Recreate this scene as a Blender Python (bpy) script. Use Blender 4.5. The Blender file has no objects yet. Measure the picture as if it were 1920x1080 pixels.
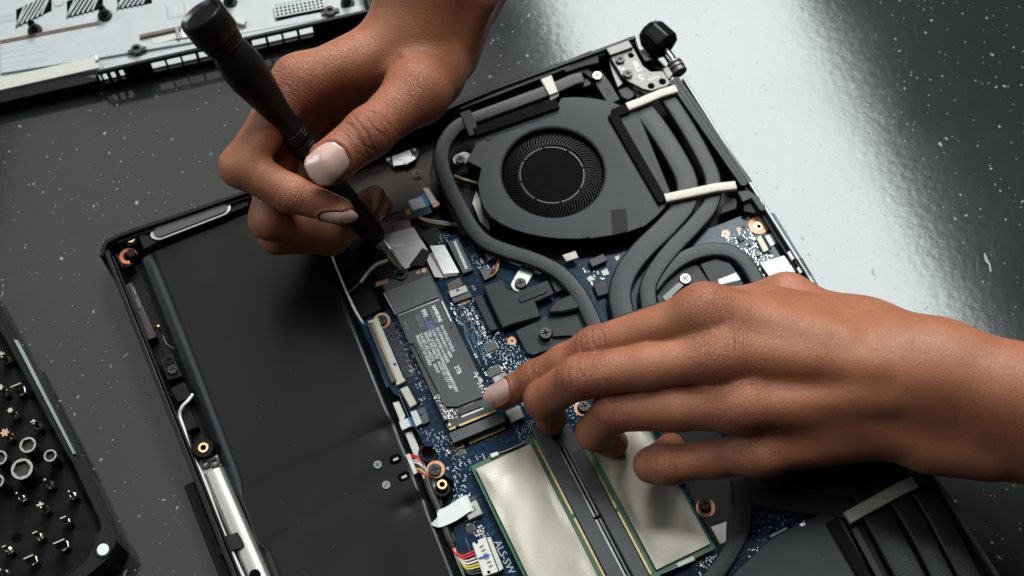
import bpy, bmesh, math, random
import numpy as np
from mathutils import Vector, Matrix
random.seed(11); np.random.seed(11)
S = bpy.context.scene
COL = S.collection
MM = 0.001                      # everything below is written in millimetres
rad = math.radians

# ------------------------------------------------------------------ camera
FPX, TILT = 2580.0, rad(25.0)   # focal length for a 1920 px wide picture, tilt from straight down
HGT = 569.0                     # height above the table top
CAM = np.array([0.0, -(HGT - 14) * math.tan(TILT), HGT])
cd = bpy.data.cameras.new('camera'); cam = bpy.data.objects.new('camera', cd); COL.objects.link(cam)
cam.location = Vector(CAM * MM); cam.rotation_euler = (TILT, 0, 0)
cd.sensor_width = 36; cd.lens = FPX / 1920 * 36
cd.clip_start = 0.01; cd.clip_end = 20
cd.dof.use_dof = True; cd.dof.focus_distance = 0.575; cd.dof.aperture_fstop = 11
S.camera = cam

# ------------------------------------------------------------------ world and lamps
w = bpy.data.worlds.new('World'); S.world = w; w.use_nodes = True
bg = w.node_tree.nodes['Background']; bg.inputs[0].default_value = (0.80, 0.95, 1.0, 1); bg.inputs[1].default_value = 0.015

def area_light(name, loc, target, sx, sy, power, col):
    l = bpy.data.lights.new(name, 'AREA'); l.shape = 'RECTANGLE'; l.size = sx; l.size_y = sy
    l.energy = power; l.color = col
    o = bpy.data.objects.new(name, l); COL.objects.link(o)
    o.location = loc
    o.rotation_euler = (Vector(target) - Vector(loc)).to_track_quat('-Z', 'Y').to_euler()
    return o
# the daylit window behind and above the table; its mirror image is the bright patch on the table top
WIN = area_light('window_light', (0.464, 1.114, 1.80), (0.464, 1.114, 0), 0.52, 1.12, 42.0, (0.92, 1.0, 0.995))
WIN.rotation_euler = (0, 0, rad(17))
KEY = area_light('added_back_light', (-0.02, 1.55, 1.15), (0.0, 0.0, 0.03), 0.6, 0.45, 34.0, (1.0, 0.99, 0.97))  # added lamp, no window of its own; lights the hands from low behind
# the paler light that the room throws back on the left, and a small far window low on the left
WIN2 = area_light('ceiling_light', (-0.46, 0.44, 1.5), (-0.46, 0.44, 0.0), 0.85, 1.5, 6.0, (1.0, 0.965, 0.91))
WIN3 = area_light('side_window_light', (-1.35, 0.10, 0.95), (-0.12, 0.0, 0.0), 0.75, 0.80, 9.0, (0.82, 0.96, 1.0))

S.view_settings.view_transform = 'Standard'; S.view_settings.look = 'None'
S.view_settings.exposure = 0.1; S.view_settings.gamma = 1.0
S.cycles.use_denoising = True; S.cycles.max_bounces = 8

# ------------------------------------------------------------------ geometry helpers
def P(x, y, z):
    """the point at height z (mm) that the camera sees at photo pixel (x, y) of 1920 x 1080"""
    u = (x - 960) / FPX; v = (540 - y) / FPX
    d = np.array([u, v * math.cos(TILT) + math.sin(TILT), v * math.sin(TILT) - math.cos(TILT)])
    return CAM + d * ((z - CAM[2]) / d[2])
def P2(x, y, z):
    p = P(x, y, z); return (p[0], p[1])
def PL(pts, z): return [P2(x, y, z) for x, y in pts]
def pxmm(x, y, z):
    """millimetres that one photo pixel spans sideways at that point"""
    return float(np.linalg.norm(P(x + 1, y, z) - P(x, y, z)))

E1A = rad(-64.4); E2A = rad(25.55)          # the laptop's long and short directions on the table
E1 = np.array([math.cos(E1A), math.sin(E1A)]); E2 = np.array([math.cos(E2A), math.sin(E2A)])
L0 = np.array(P2(192, 468, 16))
def L(s, t): 
    p = L0 + s * E1 + t * E2; return (p[0], p[1])
def ST(x, y, z):
    p = np.array(P2(x, y, z)) - L0; return float(p @ E1), float(p @ E2)

class MB:
    def __init__(s): s.v = []; s.f = []
    def add(s, verts, faces):
        n = len(s.v); s.v += [tuple(map(float, q)) for q in verts]; s.f += [tuple(i + n for i in f) for f in faces]
        return s
    def prism(s, pts, z0, z1):
        a = sum(pts[i][0] * pts[(i + 1) % len(pts)][1] - pts[(i + 1) % len(pts)][0] * pts[i][1] for i in range(len(pts)))
        if a < 0: pts = pts[::-1]
        n = len(pts)
        v = [(x, y, z0) for x, y in pts] + [(x, y, z1) for x, y in pts]
        f = [tuple(range(n - 1, -1, -1)), tuple(range(n, 2 * n))]
        f += [(i, (i + 1) % n, n + (i + 1) % n, n + i) for i in range(n)]
        return s.add(v, f)
    def box(s, c, ang, sx, sy, z0, z1):
        ca, sa = math.cos(ang), math.sin(ang)
        q = [(c[0] + ca * x - sa * y, c[1] + sa * x + ca * y) for x, y in ((-sx/2, -sy/2), (sx/2, -sy/2), (sx/2, sy/2), (-sx/2, sy/2))]
        return s.prism(q, z0, z1)
    def cyl(s, c, r, z0, z1, n=24): return s.prism([(c[0] + r * math.cos(2*math.pi*i/n), c[1] + r * math.sin(2*math.pi*i/n)) for i in range(n)], z0, z1)
    def ring(s, c, ri, ro, z0, z1, n=32, a0=0.0, a1=2*math.pi):
        full = abs(a1 - a0) > 6.28; m = n if full else n + 1
        v = []
        for i in range(m):
            a = a0 + (a1 - a0) * i / n; ca, sa = math.cos(a), math.sin(a)
            for r, z in ((ri, z0), (ro, z0), (ro, z1), (ri, z1)): v.append((c[0] + r * ca, c[1] + r * sa, z))
        f = []
        for i in range(n):
            j = (i + 1) % m
            for k in range(4):
                l = (k + 1) % 4; f.append((i*4 + k, i*4 + l, j*4 + l, j*4 + k)[::-1])
        if not full: f += [(0, 1, 2, 3), tuple((m-1)*4 + k for k in (3, 2, 1, 0))]
        return s.add(v, f)
    def lathe(s, base, axis, prof, n=32, cap=True):
        """prof = [(distance along the axis, radius)]"""
        ax = Vector(axis).normalized(); u = ax.orthogonal().normalized(); w_ = ax.cross(u); b = Vector(base)
        v = []
        for h, r in prof:
            for i in range(n):
                a = 2*math.pi*i/n; v.append(tuple(b + ax * h + (u * math.cos(a) + w_ * math.sin(a)) * r))
        f = []
        for k in range(len(prof) - 1):
            for i in range(n):
                j = (i + 1) % n; f.append((k*n + i, k*n + j, (k+1)*n + j, (k+1)*n + i))
        if cap: f += [tuple(range(n - 1, -1, -1)), tuple((len(prof)-1)*n + i for i in range(n))]
        return s.add(v, f)
    def sweep(s, path, section, up=(0, 0, 1), cap=True):
        """carry a closed 2-D section (side, up) along a 3-D path"""
        path = [np.array(q, float) for q in path]; m = len(section); v = []; up = np.array(up, float)
        for i, q in enumerate(path):
            t = path[min(i + 1, len(path)-1)] - path[max(i - 1, 0)]; t = t / (np.linalg.norm(t) + 1e-9)
            sd = np.cross(t, up); nn = np.linalg.norm(sd); sd = sd / nn if nn > 1e-4 else np.array([1.0, 0, 0]); u2 = np.cross(sd, t)
            for a, b in section: v.append(q + sd * a + u2 * b)
        f = []
        for i in range(len(path) - 1):
            for k in range(m):
                l = (k + 1) % m; f.append((i*m + k, i*m + l, (i+1)*m + l, (i+1)*m + k)[::-1])
        if cap: f += [tuple(range(m)), tuple((len(path)-1)*m + k for k in range(m - 1, -1, -1))]
        return s.add(v, f)

def circ(r, n=10): return [(r * math.cos(2*math.pi*i/n), r * math.sin(2*math.pi*i/n)) for i in range(n)]
def flat_section(w_, h, r=None, n=4):
    r = min(w_, h) / 2 * 0.98 if r is None else r
    o = []
    for cx, cy, a in ((w_/2 - r, h/2 - r, 0), (-w_/2 + r, h/2 - r, 90), (-w_/2 + r, -h/2 + r, 180), (w_/2 - r, -h/2 + r, 270)):
        for i in range(n + 1):
            b = rad(a + 90 * i / n); o.append((cx + r * math.cos(b), cy + r * math.sin(b)))
    return o
def smooth(pts, n=8):
    """Catmull-Rom curve through the points"""
    p = [np.array(q, float) for q in pts]; p = [2*p[0] - p[1]] + p + [2*p[-1] - p[-2]]; o = []
    for i in range(1, len(p) - 2):
        for k in range(n):
            t = k / n; a, b, c, d = p[i-1], p[i], p[i+1], p[i+2]
            o.append(0.5 * ((2*b) + (c - a)*t + (2*a - 5*b + 4*c - d)*t*t + (3*b - a - 3*c + d)*t**3))
    o.append(p[-2]); return o

PARENT_LOC = {}
def obj(name, mb, mat, parent=None, bevel=0, seg=2, flat=False, kind=None, label=None, angle=35):
    v = np.array(mb.v); c = v.mean(0) if parent is not None or True else v[0]
    me = bpy.data.meshes.new(name)
    me.from_pydata([tuple(q) for q in (v - c) * MM], [], mb.f); me.update()
    if mat is not None: me.materials.append(mat)
    o = bpy.data.objects.new(name, me); COL.objects.link(o)
    place(o, c, parent)
    if not flat:
        me.polygons.foreach_set('use_smooth', [True] * len(me.polygons))
        try: me.set_sharp_from_angle(angle=rad(angle))
        except Exception: pass
    if bevel:
        m = o.modifiers.new('edge', 'BEVEL'); m.width = bevel * MM; m.segments = seg; m.limit_method = 'ANGLE'; m.angle_limit = rad(40)
        m.harden_normals = False
    if kind: o['kind'] = kind
    if label: o['label'] = label
    return o
def place(o, c, parent):
    c = np.array(c, float)
    PARENT_LOC[o.name] = c
    if parent is not None:
        o.parent = parent; o.location = Vector((c - PARENT_LOC[parent.name]) * MM)
    else: o.location = Vector(c * MM)
def thing(name, label, cat, loc, group=None):
    o = bpy.data.objects.new(name, None); COL.objects.link(o); o.empty_display_size = 0.01
    place(o, loc, None); o['label'] = label; o['category'] = cat
    if group: o['group'] = group
    return o
def tag(o, label, cat, group=None):
    o['label'] = label; o['category'] = cat
    if group: o['group'] = group
    return o
def text(name, s, size, p, ang, z, mat, parent, align='LEFT', sx=1.0, bold=0.0):
    cu = bpy.data.curves.new(name, 'FONT'); cu.body = s; cu.size = size * MM; cu.align_x = align; cu.align_y = 'CENTER'
    cu.resolution_u = 2; cu.offset = bold * MM
    t = bpy.data.objects.new('tmp', cu); COL.objects.link(t)
    me = bpy.data.meshes.new_from_object(t.evaluated_get(bpy.context.evaluated_depsgraph_get()))
    bpy.data.objects.remove(t); bpy.data.curves.remove(cu)
    me.transform(Matrix.Rotation(ang, 4, 'Z') @ Matrix.Diagonal((sx, 1, 1, 1)))
    me.name = name; me.materials.append(mat)
    o = bpy.data.objects.new(name, me); COL.objects.link(o)
    place(o, (p[0], p[1], z), parent)
    return o
# ------------------------------------------------------------------ materials
def lin(r, g, b):
    f = lambda c: (c / 255 / 12.92) if c / 255 <= 0.04045 else ((c / 255 + 0.055) / 1.055) ** 2.4
    return (f(r), f(g), f(b), 1)
def M(name, col, rough=0.5, metal=0.0, var=0.0, vs=300, bump=0.0, bs=2000, spec=0.5, rvar=0.0, aniso=None, dust=0.0, alpha=1.0):
    m = bpy.data.materials.new(name); m.use_nodes = True; nt = m.node_tree; N = nt.nodes; K = nt.links
    b = N['Principled BSDF']
    c = tuple(col[:3]) + (1,)
    b.inputs['Base Color'].default_value = c; b.inputs['Roughness'].default_value = rough; b.inputs['Metallic'].default_value = metal
    b.inputs['Specular IOR Level'].default_value = spec
    geo = N.new('ShaderNodeNewGeometry'); pos = geo.outputs['Position']
    if aniso:
        mp = N.new('ShaderNodeMapping'); mp.inputs['Rotation'].default_value = (0, 0, aniso[0]); mp.inputs['Scale'].default_value = (aniso[1], aniso[2], 1)
        K.new(pos, mp.inputs[0]); pos = mp.outputs[0]
    if var or rvar or dust:
        n = N.new('ShaderNodeTexNoise'); n.inputs['Scale'].default_value = vs; n.inputs['Detail'].default_value = 4; K.new(pos, n.inputs[0])
    if var:
        mr = N.new('ShaderNodeMapRange'); mr.inputs[1].default_value = .3; mr.inputs[2].default_value = .7
        mr.inputs[3].default_value = 1 - var; mr.inputs[4].default_value = 1 + var; K.new(n.outputs[0], mr.inputs[0])
        mx = N.new('ShaderNodeMix'); mx.data_type = 'RGBA'; mx.blend_type = 'MULTIPLY'; mx.inputs[0].default_value = 1
        mx.inputs[6].default_value = c; K.new(mr.outputs[0], mx.inputs[7]); K.new(mx.outputs[2], b.inputs['Base Color'])
    if rvar:
        mr2 = N.new('ShaderNodeMapRange'); mr2.inputs[1].default_value = .3; mr2.inputs[2].default_value = .7
        mr2.inputs[3].default_value = max(0.02, rough - rvar); mr2.inputs[4].default_value = rough + rvar; K.new(n.outputs[0], mr2.inputs[0]); K.new(mr2.outputs[0], b.inputs['Roughness'])
    if dust:
        # scattered lint and dust specks lying on the surface
        vo = N.new('ShaderNodeTexVoronoi'); vo.inputs['Scale'].default_value = 260; K.new(geo.outputs['Position'], vo.inputs[0])
        lt = N.new('ShaderNodeMath'); lt.operation = 'LESS_THAN'; lt.inputs[1].default_value = 0.06; K.new(vo.outputs['Distance'], lt.inputs[0])
        sp = N.new('ShaderNodeSeparateColor'); K.new(vo.outputs['Color'], sp.inputs[0])
        gt = N.new('ShaderNodeMath'); gt.operation = 'GREATER_THAN'; gt.inputs[1].default_value = 0.86; K.new(sp.outputs[0], gt.inputs[0])
        mu = N.new('ShaderNodeMath'); mu.operation = 'MULTIPLY'; K.new(lt.outputs[0], mu.inputs[0]); K.new(gt.outputs[0], mu.inputs[1])
        mu2 = N.new('ShaderNodeMath'); mu2.operation = 'MULTIPLY'; mu2.inputs[1].default_value = dust; K.new(mu.outputs[0], mu2.inputs[0])
        mx2 = N.new('ShaderNodeMix'); mx2.data_type = 'RGBA'; K.new(mu2.outputs[0], mx2.inputs[0])
        src = b.inputs['Base Color'].links[0].from_socket if b.inputs['Base Color'].links else None
        if src: K.new(src, mx2.inputs[6])
        else: mx2.inputs[6].default_value = c
        mx2.inputs[7].default_value = (.35, .35, .34, 1); K.new(mx2.outputs[2], b.inputs['Base Color'])
    if bump:
        n2 = N.new('ShaderNodeTexNoise'); n2.inputs['Scale'].default_value = bs; n2.inputs['Detail'].default_value = 3; K.new(pos, n2.inputs[0])
        bp = N.new('ShaderNodeBump'); bp.inputs['Strength'].default_value = min(1, bump); bp.inputs['Distance'].default_value = 0.0004
        K.new(n2.outputs[0], bp.inputs['Height']); K.new(bp.outputs[0], b.inputs['Normal'])
    return m

plastic   = M('black_plastic', (.0035, .0038, .0038), .45, var=.2, bump=.12, bs=2500, spec=.14, dust=.5)
plastic_s = M('satin_black_plastic', (.004, .0045, .0045), .36, var=.2, bump=.05, spec=.18)
dark_met  = M('dark_painted_metal', (.016, .015, .014), .5, bump=.1, spec=.4, var=.2)
pipe_m    = M('black_painted_copper', (.013, .015, .0158), .40, var=.18, vs=500, bump=.22, bs=1500, spec=.26, dust=.35)
plate_m   = M('grey_black_painted_plate', (.020, .0225, .0235), .50, var=.08, bump=.16, bs=3500, spec=.26, dust=.35)
fan_m     = M('fan_cover_paint', (.022, .0252, .027), .50, var=.06, bump=.10, bs=4000, spec=.24, dust=.4)
blade_m   = M('fan_blade_plastic', (.003,.003,.003), .4, spec=.15)
hub_m     = M('fan_hub_sticker', (.004, .004, .004), .75, var=.25, vs=500, bump=.1, spec=.04)
foam_m    = M('black_foam', (.008, .0075, .007), .95, var=.5, vs=2600, bump=1.0, bs=1800, spec=.1)
foam_g    = M('grey_foam_tape', (.075, .07, .065), .9, var=.3, vs=2500, bump=1.0, bs=2500, spec=.2)
gasket_m  = M('conductive_fabric', (.42, .385, .325), .5, metal=.25, var=.14, vs=1200, bump=.4, bs=3000)
steel     = M('bright_steel', (.33, .32, .305), .26, metal=1, var=.08, bump=.06, bs=2500)
hinge_m   = M('brushed_hinge_steel', (.15, .142, .134), .55, metal=1, var=.10, vs=600, bump=.1, bs=3000)
nickel    = M('nickel_screw', (.26, .235, .20), .35, metal=1)
black_scr = M('black_oxide_screw', (.035, .032, .030), .38, metal=.6, spec=.6, bump=.1)
brass     = M('brass_insert', (.80, .58, .30), .28, metal=1, bump=.1)
copper    = M('copper_pad', (.52, .26, .155), .5, metal=.4, var=.12, vs=900)
orange    = M('orange_rubber', (.48, .14, .05), .6)
silver_sh = M('satin_shield_foil', (.335,.305,.258), .45, metal=.55, var=.10, vs=2200, bump=.10, bs=2600)
silver_p  = M('satin_steel_cover', (.36, .35, .32), .38, metal=.8, var=.06, vs=700, bump=.1, bs=1600)
foil_m    = M('crinkled_foil', (.60, .60, .60), .32, metal=.6, bump=.25, bs=500, aniso=(E2A, 0.25, 2.0))
white_pl  = M('white_plastic', (.55,.54,.50), .42, var=.05, bump=.05)
cream_pl  = M('cream_plastic', (.48,.45,.37), .45, var=.06)
white_tp  = M('white_tape', (.62,.62,.61), .55, var=.04, bump=.1, bs=900)
grey_lbl  = M('pale_label', (.42, .44, .47), .5)
black_tp  = M('black_cloth_tape', (.012, .012, .012), .7, bump=.3, bs=4000, spec=.3)
rubber_b  = M('black_cable_sleeve', (.012, .012, .012), .5)
wire_w    = M('white_wire', (.62, .61, .58), .4)
wire_r    = M('red_wire', (.50, .02, .025), .4)
wire_y    = M('yellow_wire', (.50, .42, .06), .4)
wire_k    = M('black_wire', (.01, .01, .01), .35)
wire_p    = M('pale_pink_wire', (.55, .38, .38), .4)
wire_b    = M('blue_wire', (.10, .14, .40), .4)
ffc_b     = M('blue_flex_end', (.02, .16, .36), .35)
ffc_w     = M('white_flex_cable', (.62, .64, .66), .35)
brown_fl  = M('brown_flex', (.06, .025, .02), .4)
green_pcb = M('green_memory_board', (.012, .085, .035), .38, var=.35, vs=1400, bump=.15, bs=2500)
black_pcb = M('black_circuit_board', (.007, .008, .0085), .42, var=.2, bump=.15, bs=3000)
slot_m    = M('slot_plastic', (.028, .031, .036), .42, var=.15, vs=400, bump=.1)
chip_m    = M('chip_package', (.012,.013,.014), .5, var=.12, bump=.2, bs=5000)
chip_g    = M('grey_chip_package', (.060, .062, .062), .5, var=.1, bump=.15, bs=5000)
chip_lbl  = M('silver_inductor', (.30, .29, .27), .45, metal=.3, var=.1)
gold      = M('gold_contacts', (.60,.42,.20), .3, metal=1)
solder    = M('tin_solder', (.60,.60,.60), .3, metal=.9)
comp_tan  = M('tan_capacitor', (.20, .165, .13), .45)
ssd_lbl   = M('matte_label', (.022, .025, .026), .45, var=.06, bump=.05, spec=.5)
print_w   = M('white_print', (.72, .74, .74), .5)
print_g   = M('grey_print', (.22, .23, .24), .5)
print_d   = M('faint_dark_print', (.055, .058, .060), .45)
print_blue= M('blue_print', (.10, .13, .42), .5)
ink_blue  = M('blue_marker_ink', (.03, .03, .35), .5)
ink_k     = M('black_ink', (.02, .02, .02), .5)
silk      = M('silkscreen_white', (.34, .38, .42), .5)
driver_m  = M('soft_touch_black', (.0035,.0035,.0035), .45, bump=.05, spec=.25)
driver_k  = M('black_anodised', (.010,.010,.010), .34, metal=.35, bump=.05, spec=.5)
bit_steel = M('tool_steel', (.50, .46, .40), .25, metal=1)
bit_dark  = M('blackened_steel', (.03, .028, .026), .4, metal=.5)
bit_brass = M('bronze_bit', (.50, .33, .22), .3, metal=1)
magnet_m  = M('magnet_disc', (.58, .64, .66), .35)
tray_m    = M('black_foam_tray', (.005,.005,.005), .8, var=.3, vs=2500, bump=.5, bs=2500, spec=.12)
cover_g   = M('silver_grey_paint', (.30, .325, .33), .45, var=.05, vs=150, bump=.08, bs=1500)
cover_y   = M('pale_strip', (.36, .36, .32), .5, var=.06)
rust_m    = M('brown_tape_line', (.070, .034, .024), .5, var=.3)
etch_m    = M('etched_grey', (.30, .32, .325), .5)
black_hole= M('matt_black', (.003, .003, .003), .9, spec=.02)
bezel_m   = M('bezel_side', (.10, .105, .107), .30, metal=.5, var=.1)
mesh_m    = M('dark_rubber_mesh', (.035, .038, .040), .5)

def pcb_material():
    m = bpy.data.materials.new('blue_circuit_board'); m.use_nodes = True; nt = m.node_tree; N = nt.nodes; K = nt.links
    b = N['Principled BSDF']; b.inputs['Roughness'].default_value = .20; b.inputs['Specular IOR Level'].default_value = .14
    geo = N.new('ShaderNodeNewGeometry'); mp = N.new('ShaderNodeMapping'); mp.inputs['Rotation'].default_value = (0, 0, -E2A)
    K.new(geo.outputs['Position'], mp.inputs[0])
    def trace(scale, rnd, wd, seed):
        mm = N.new('ShaderNodeMapping'); mm.inputs['Location'].default_value = (seed, seed * .7, 0); mm.inputs['Scale'].default_value = (1, .35, 1)
        K.new(mp.outputs[0], mm.inputs[0])
        v = N.new('ShaderNodeTexVoronoi'); v.distance = 'CHEBYCHEV'; v.feature = 'DISTANCE_TO_EDGE' if False else 'F1'
        v.voronoi_dimensions = '2D'; v.inputs['Scale'].default_value = scale; v.inputs['Randomness'].default_value = rnd; K.new(mm.outputs[0], v.inputs[0])
        s = N.new('ShaderNodeMath'); s.operation = 'PINGPONG'; s.inputs[1].default_value = .09; K.new(v.outputs['Distance'], s.inputs[0])
        l = N.new('ShaderNodeMath'); l.operation = 'LESS_THAN'; l.inputs[1].default_value = wd; K.new(s.outputs[0], l.inputs[0])
        return l.outputs[0]
    t1 = trace(150, .8, .018, .0); 
    n = N.new('ShaderNodeTexNoise'); n.inputs['Scale'].default_value = 90; K.new(geo.outputs['Position'], n.inputs[0])
    gt = N.new('ShaderNodeMath'); gt.operation = 'GREATER_THAN'; gt.inputs[1].default_value = .47; K.new(n.outputs[0], gt.inputs[0])
    mu = N.new('ShaderNodeMath'); mu.operation = 'MULTIPLY'; K.new(t1, mu.inputs[0]); K.new(gt.outputs[0], mu.inputs[1])
    v2 = N.new('ShaderNodeTexVoronoi'); v2.inputs['Scale'].default_value = 620; v2.voronoi_dimensions = '2D'; K.new(mp.outputs[0], v2.inputs[0])
    via = N.new('ShaderNodeMath'); via.operation = 'LESS_THAN'; via.inputs[1].default_value = .12; K.new(v2.outputs['Distance'], via.inputs[0])
    sp = N.new('ShaderNodeSeparateColor'); K.new(v2.outputs['Color'], sp.inputs[0])
    g2 = N.new('ShaderNodeMath'); g2.operation = 'GREATER_THAN'; g2.inputs[1].default_value = .90; K.new(sp.outputs[0], g2.inputs[0])
    vm = N.new('ShaderNodeMath'); vm.operation = 'MULTIPLY'; K.new(via.outputs[0], vm.inputs[0]); K.new(g2.outputs[0], vm.inputs[1])
    cr = N.new('ShaderNodeMix'); cr.data_type = 'RGBA'; cr.inputs[6].default_value = (.0013, .0115, .029, 1); cr.inputs[7].default_value = (.0027, .021, .048, 1); K.new(n.outputs[0], cr.inputs[0])
    m1 = N.new('ShaderNodeMix'); m1.data_type = 'RGBA'; m1.inputs[7].default_value = (.006, .045, .095, 1); K.new(mu.outputs[0], m1.inputs[0]); K.new(cr.outputs[2], m1.inputs[6])
    m2 = N.new('ShaderNodeMix'); m2.data_type = 'RGBA'; m2.inputs[7].default_value = (.16, .20, .24, 1); K.new(vm.outputs[0], m2.inputs[0]); K.new(m1.outputs[2], m2.inputs[6])
    K.new(m2.outputs[2], b.inputs['Base Color'])
    bp = N.new('ShaderNodeBump'); bp.inputs['Strength'].default_value = .3; bp.inputs['Distance'].default_value = .0001; K.new(t1, bp.inputs['Height']); K.new(bp.outputs[0], b.inputs['Normal'])
    return m
pcb_m = pcb_material()

def table_material():
    m = bpy.data.materials.new('flecked_dark_table_top'); m.use_nodes = True; nt = m.node_tree; N = nt.nodes; K = nt.links
    b = N['Principled BSDF']; b.inputs['Specular IOR Level'].default_value = .38
    geo = N.new('ShaderNodeNewGeometry'); pos = geo.outputs['Position']
    def noise(s, d=4, src=pos):
        n = N.new('ShaderNodeTexNoise'); n.inputs['Scale'].default_value = s; n.inputs['Detail'].default_value = d; K.new(src, n.inputs[0]); return n.outputs[0]
    def rng(x, a, b_, c, d):
        r = N.new('ShaderNodeMapRange'); r.inputs[1].default_value = a; r.inputs[2].default_value = b_; r.inputs[3].default_value = c; r.inputs[4].default_value = d; K.new(x, r.inputs[0]); return r.outputs[0]
    def math_(op, x, y):
        q = N.new('ShaderNodeMath'); q.operation = op
        for i, a in enumerate((x, y)):
            if isinstance(a, (int, float)): q.inputs[i].default_value = a
            else: K.new(a, q.inputs[i])
        return q.outputs[0]
    # worn paint flecks: voronoi cells, only some of them, ragged and stretched
    def flecks(scale, size, keep, rot, sx):
        wv = N.new('ShaderNodeTexNoise'); wv.inputs['Scale'].default_value = scale * 2.2; K.new(pos, wv.inputs[0])
        ad = N.new('ShaderNodeMix'); ad.data_type = 'VECTOR'; ad.inputs[0].default_value = .0035 * 120 / scale * 1.2
        K.new(pos, ad.inputs[4]); K.new(wv.outputs['Color'], ad.inputs[5])
        mp = N.new('ShaderNodeMapping'); mp.inputs['Rotation'].default_value = (0, 0, rot); mp.inputs['Scale'].default_value = (1, sx, 0); K.new(ad.outputs[1], mp.inputs[0])
        v = N.new('ShaderNodeTexVoronoi'); v.voronoi_dimensions = '2D'; v.inputs['Scale'].default_value = scale; K.new(mp.outputs[0], v.inputs[0])
        s = N.new('ShaderNodeSeparateColor'); K.new(v.outputs['Color'], s.inputs[0])
        sz = rng(s.outputs[1], 0, 1, size * .25, size)
        return math_('MULTIPLY', math_('LESS_THAN', v.outputs['Distance'], sz), math_('GREATER_THAN', s.outputs[0], keep))
    f = math_('MAXIMUM', flecks(62, .052, .78, .4, 1.0), flecks(150, .085, .82, 1.3, 1.0))
    f = math_('MAXIMUM', f, flecks(320, .10, .86, .2, 1.0))
    f = math_('MAXIMUM', f, flecks(40, .040, .80, 1.1, .28))
    f = math_('MAXIMUM', f, flecks(40, .03, .84, -.5, .2))
    big = noise(6, 3)
    c0 = N.new('ShaderNodeMix'); c0.data_type = 'RGBA'; c0.inputs[6].default_value = (.0125, .0145, .0145, 1); c0.inputs[7].default_value = (.019, .0215, .0215, 1); K.new(big, c0.inputs[0])
    grain = rng(noise(900, 3), .3, .7, .86, 1.14)
    c1 = N.new('ShaderNodeMix'); c1.data_type = 'RGBA'; c1.blend_type = 'MULTIPLY'; c1.inputs[0].default_value = 1; K.new(c0.outputs[2], c1.inputs[6]); K.new(grain, c1.inputs[7])
    c2 = N.new('ShaderNodeMix'); c2.data_type = 'RGBA'; K.new(f, c2.inputs[0]); K.new(c1.outputs[2], c2.inputs[6]); c2.inputs[7].default_value = (.20, .205, .20, 1)
    K.new(c2.outputs[2], b.inputs['Base Color'])
    # scratches
    def scratch(rot, s, keep):
        mp = N.new('ShaderNodeMapping'); mp.inputs['Rotation'].default_value = (0, 0, rot); mp.inputs['Scale'].default_value = (s, s * .03, 0); K.new(pos, mp.inputs[0])
        return rng(noise(1, 2, mp.outputs[0]), keep, keep + .06, 0, 1)
    sc = math_('MAXIMUM', scratch(.3, 900, .66), scratch(2.2, 1100, .67)); sc = math_('MAXIMUM', sc, scratch(1.3, 800, .67))
    ro = math_('ADD', rng(noise(14, 4), .3, .7, .092, .128), math_('MULTIPLY', sc, .02)); ro = math_('ADD', ro, math_('MULTIPLY', f, .25))
    K.new(ro, b.inputs['Roughness'])
    h = math_('ADD', math_('MULTIPLY', noise(240, 2), .5), math_('MULTIPLY', noise(700, 2), .05)); h = math_('ADD', h, math_('MULTIPLY', f, .25)); h = math_('SUBTRACT', h, math_('MULTIPLY', sc, .02))
    bp = N.new('ShaderNodeBump'); bp.inputs['Strength'].default_value = .15; bp.inputs['Distance'].default_value = .0003; K.new(h, bp.inputs['Height']); K.new(bp.outputs[0], b.inputs['Normal'])
    return m
table_m = table_material()
# ------------------------------------------------------------------ table
mb = MB().box((0, 40), 0, 1100, 800, -28, 0)
t = obj('table_top', mb, table_m, bevel=2); t['kind'] = 'structure'
# ------------------------------------------------------------------ common small builders
def unz(z, sc, ox, oy, pts): return [(x / sc + ox, y / sc + oy) for x, y in pts]
def pz(name, pts, z0, z1, mat, parent, bevel=0, **k): return obj(name, MB().prism(PL(pts, z1), z0, z1), mat, parent, bevel, **k)
def strip(a, b, wd, z, n=1):
    """corner points of a straight strip between two photo pixels, wd mm wide"""
    p = np.array(P2(*a, z)); q = np.array(P2(*b, z)); d = (q - p) / np.linalg.norm(q - p); s = np.array([-d[1], d[0]]) * wd / 2
    return [tuple(p + s), tuple(q + s), tuple(q - s), tuple(p - s)]
def screw_mb(c, r, z0, z1, rot=.3):
    """round head with a real cross-shaped recess"""
    mb = MB(); h = z1 - z0
    mb.lathe((c[0], c[1], z0), (0, 0, 1), [(0, r), (h * .45, r)], 28)
    mb.lathe((c[0], c[1], z0 + h * .45), (0, 0, 1), [(0, r), (h * .35, r * .985), (h * .55, r * .88)], 28, cap=False)
    ri = r * .62; wg = r * .12; hz = z1
    mb.ring(c, ri * .99, r * .90, z0 + h * .4, hz, 28)
    for k in range(4):
        a0 = rot + k * math.pi / 2; pts = [(wg, wg)]
        for i in range(7):
            a = math.asin(wg / ri) + (math.pi / 2 - 2 * math.asin(wg / ri)) * i / 6; pts.append((ri * math.cos(a), ri * math.sin(a)))
        ca, sa = math.cos(a0), math.sin(a0)
        mb.prism([(c[0] + ca * x - sa * y, c[1] + sa * x + ca * y) for x, y in pts], z0 + h * .4, hz - .02)
    return mb
def screw(px, py, z1, r, mat, parent, h=1.6, rot=.3, name='screw'):
    return obj(name, screw_mb(P2(px, py, z1), r, z1 - h, z1, rot), mat, parent, angle=30)
def disc(name, px, py, r, z0, z1, mat, parent, n=32, **k): return obj(name, MB().cyl(P2(px, py, z1), r, z0, z1, n), mat, parent, **k)
def ringo(name, px, py, ri, ro, z0, z1, mat, parent, **k): return obj(name, MB().ring(P2(px, py, z1), ri, ro, z0, z1, 40), mat, parent, **k)
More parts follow.
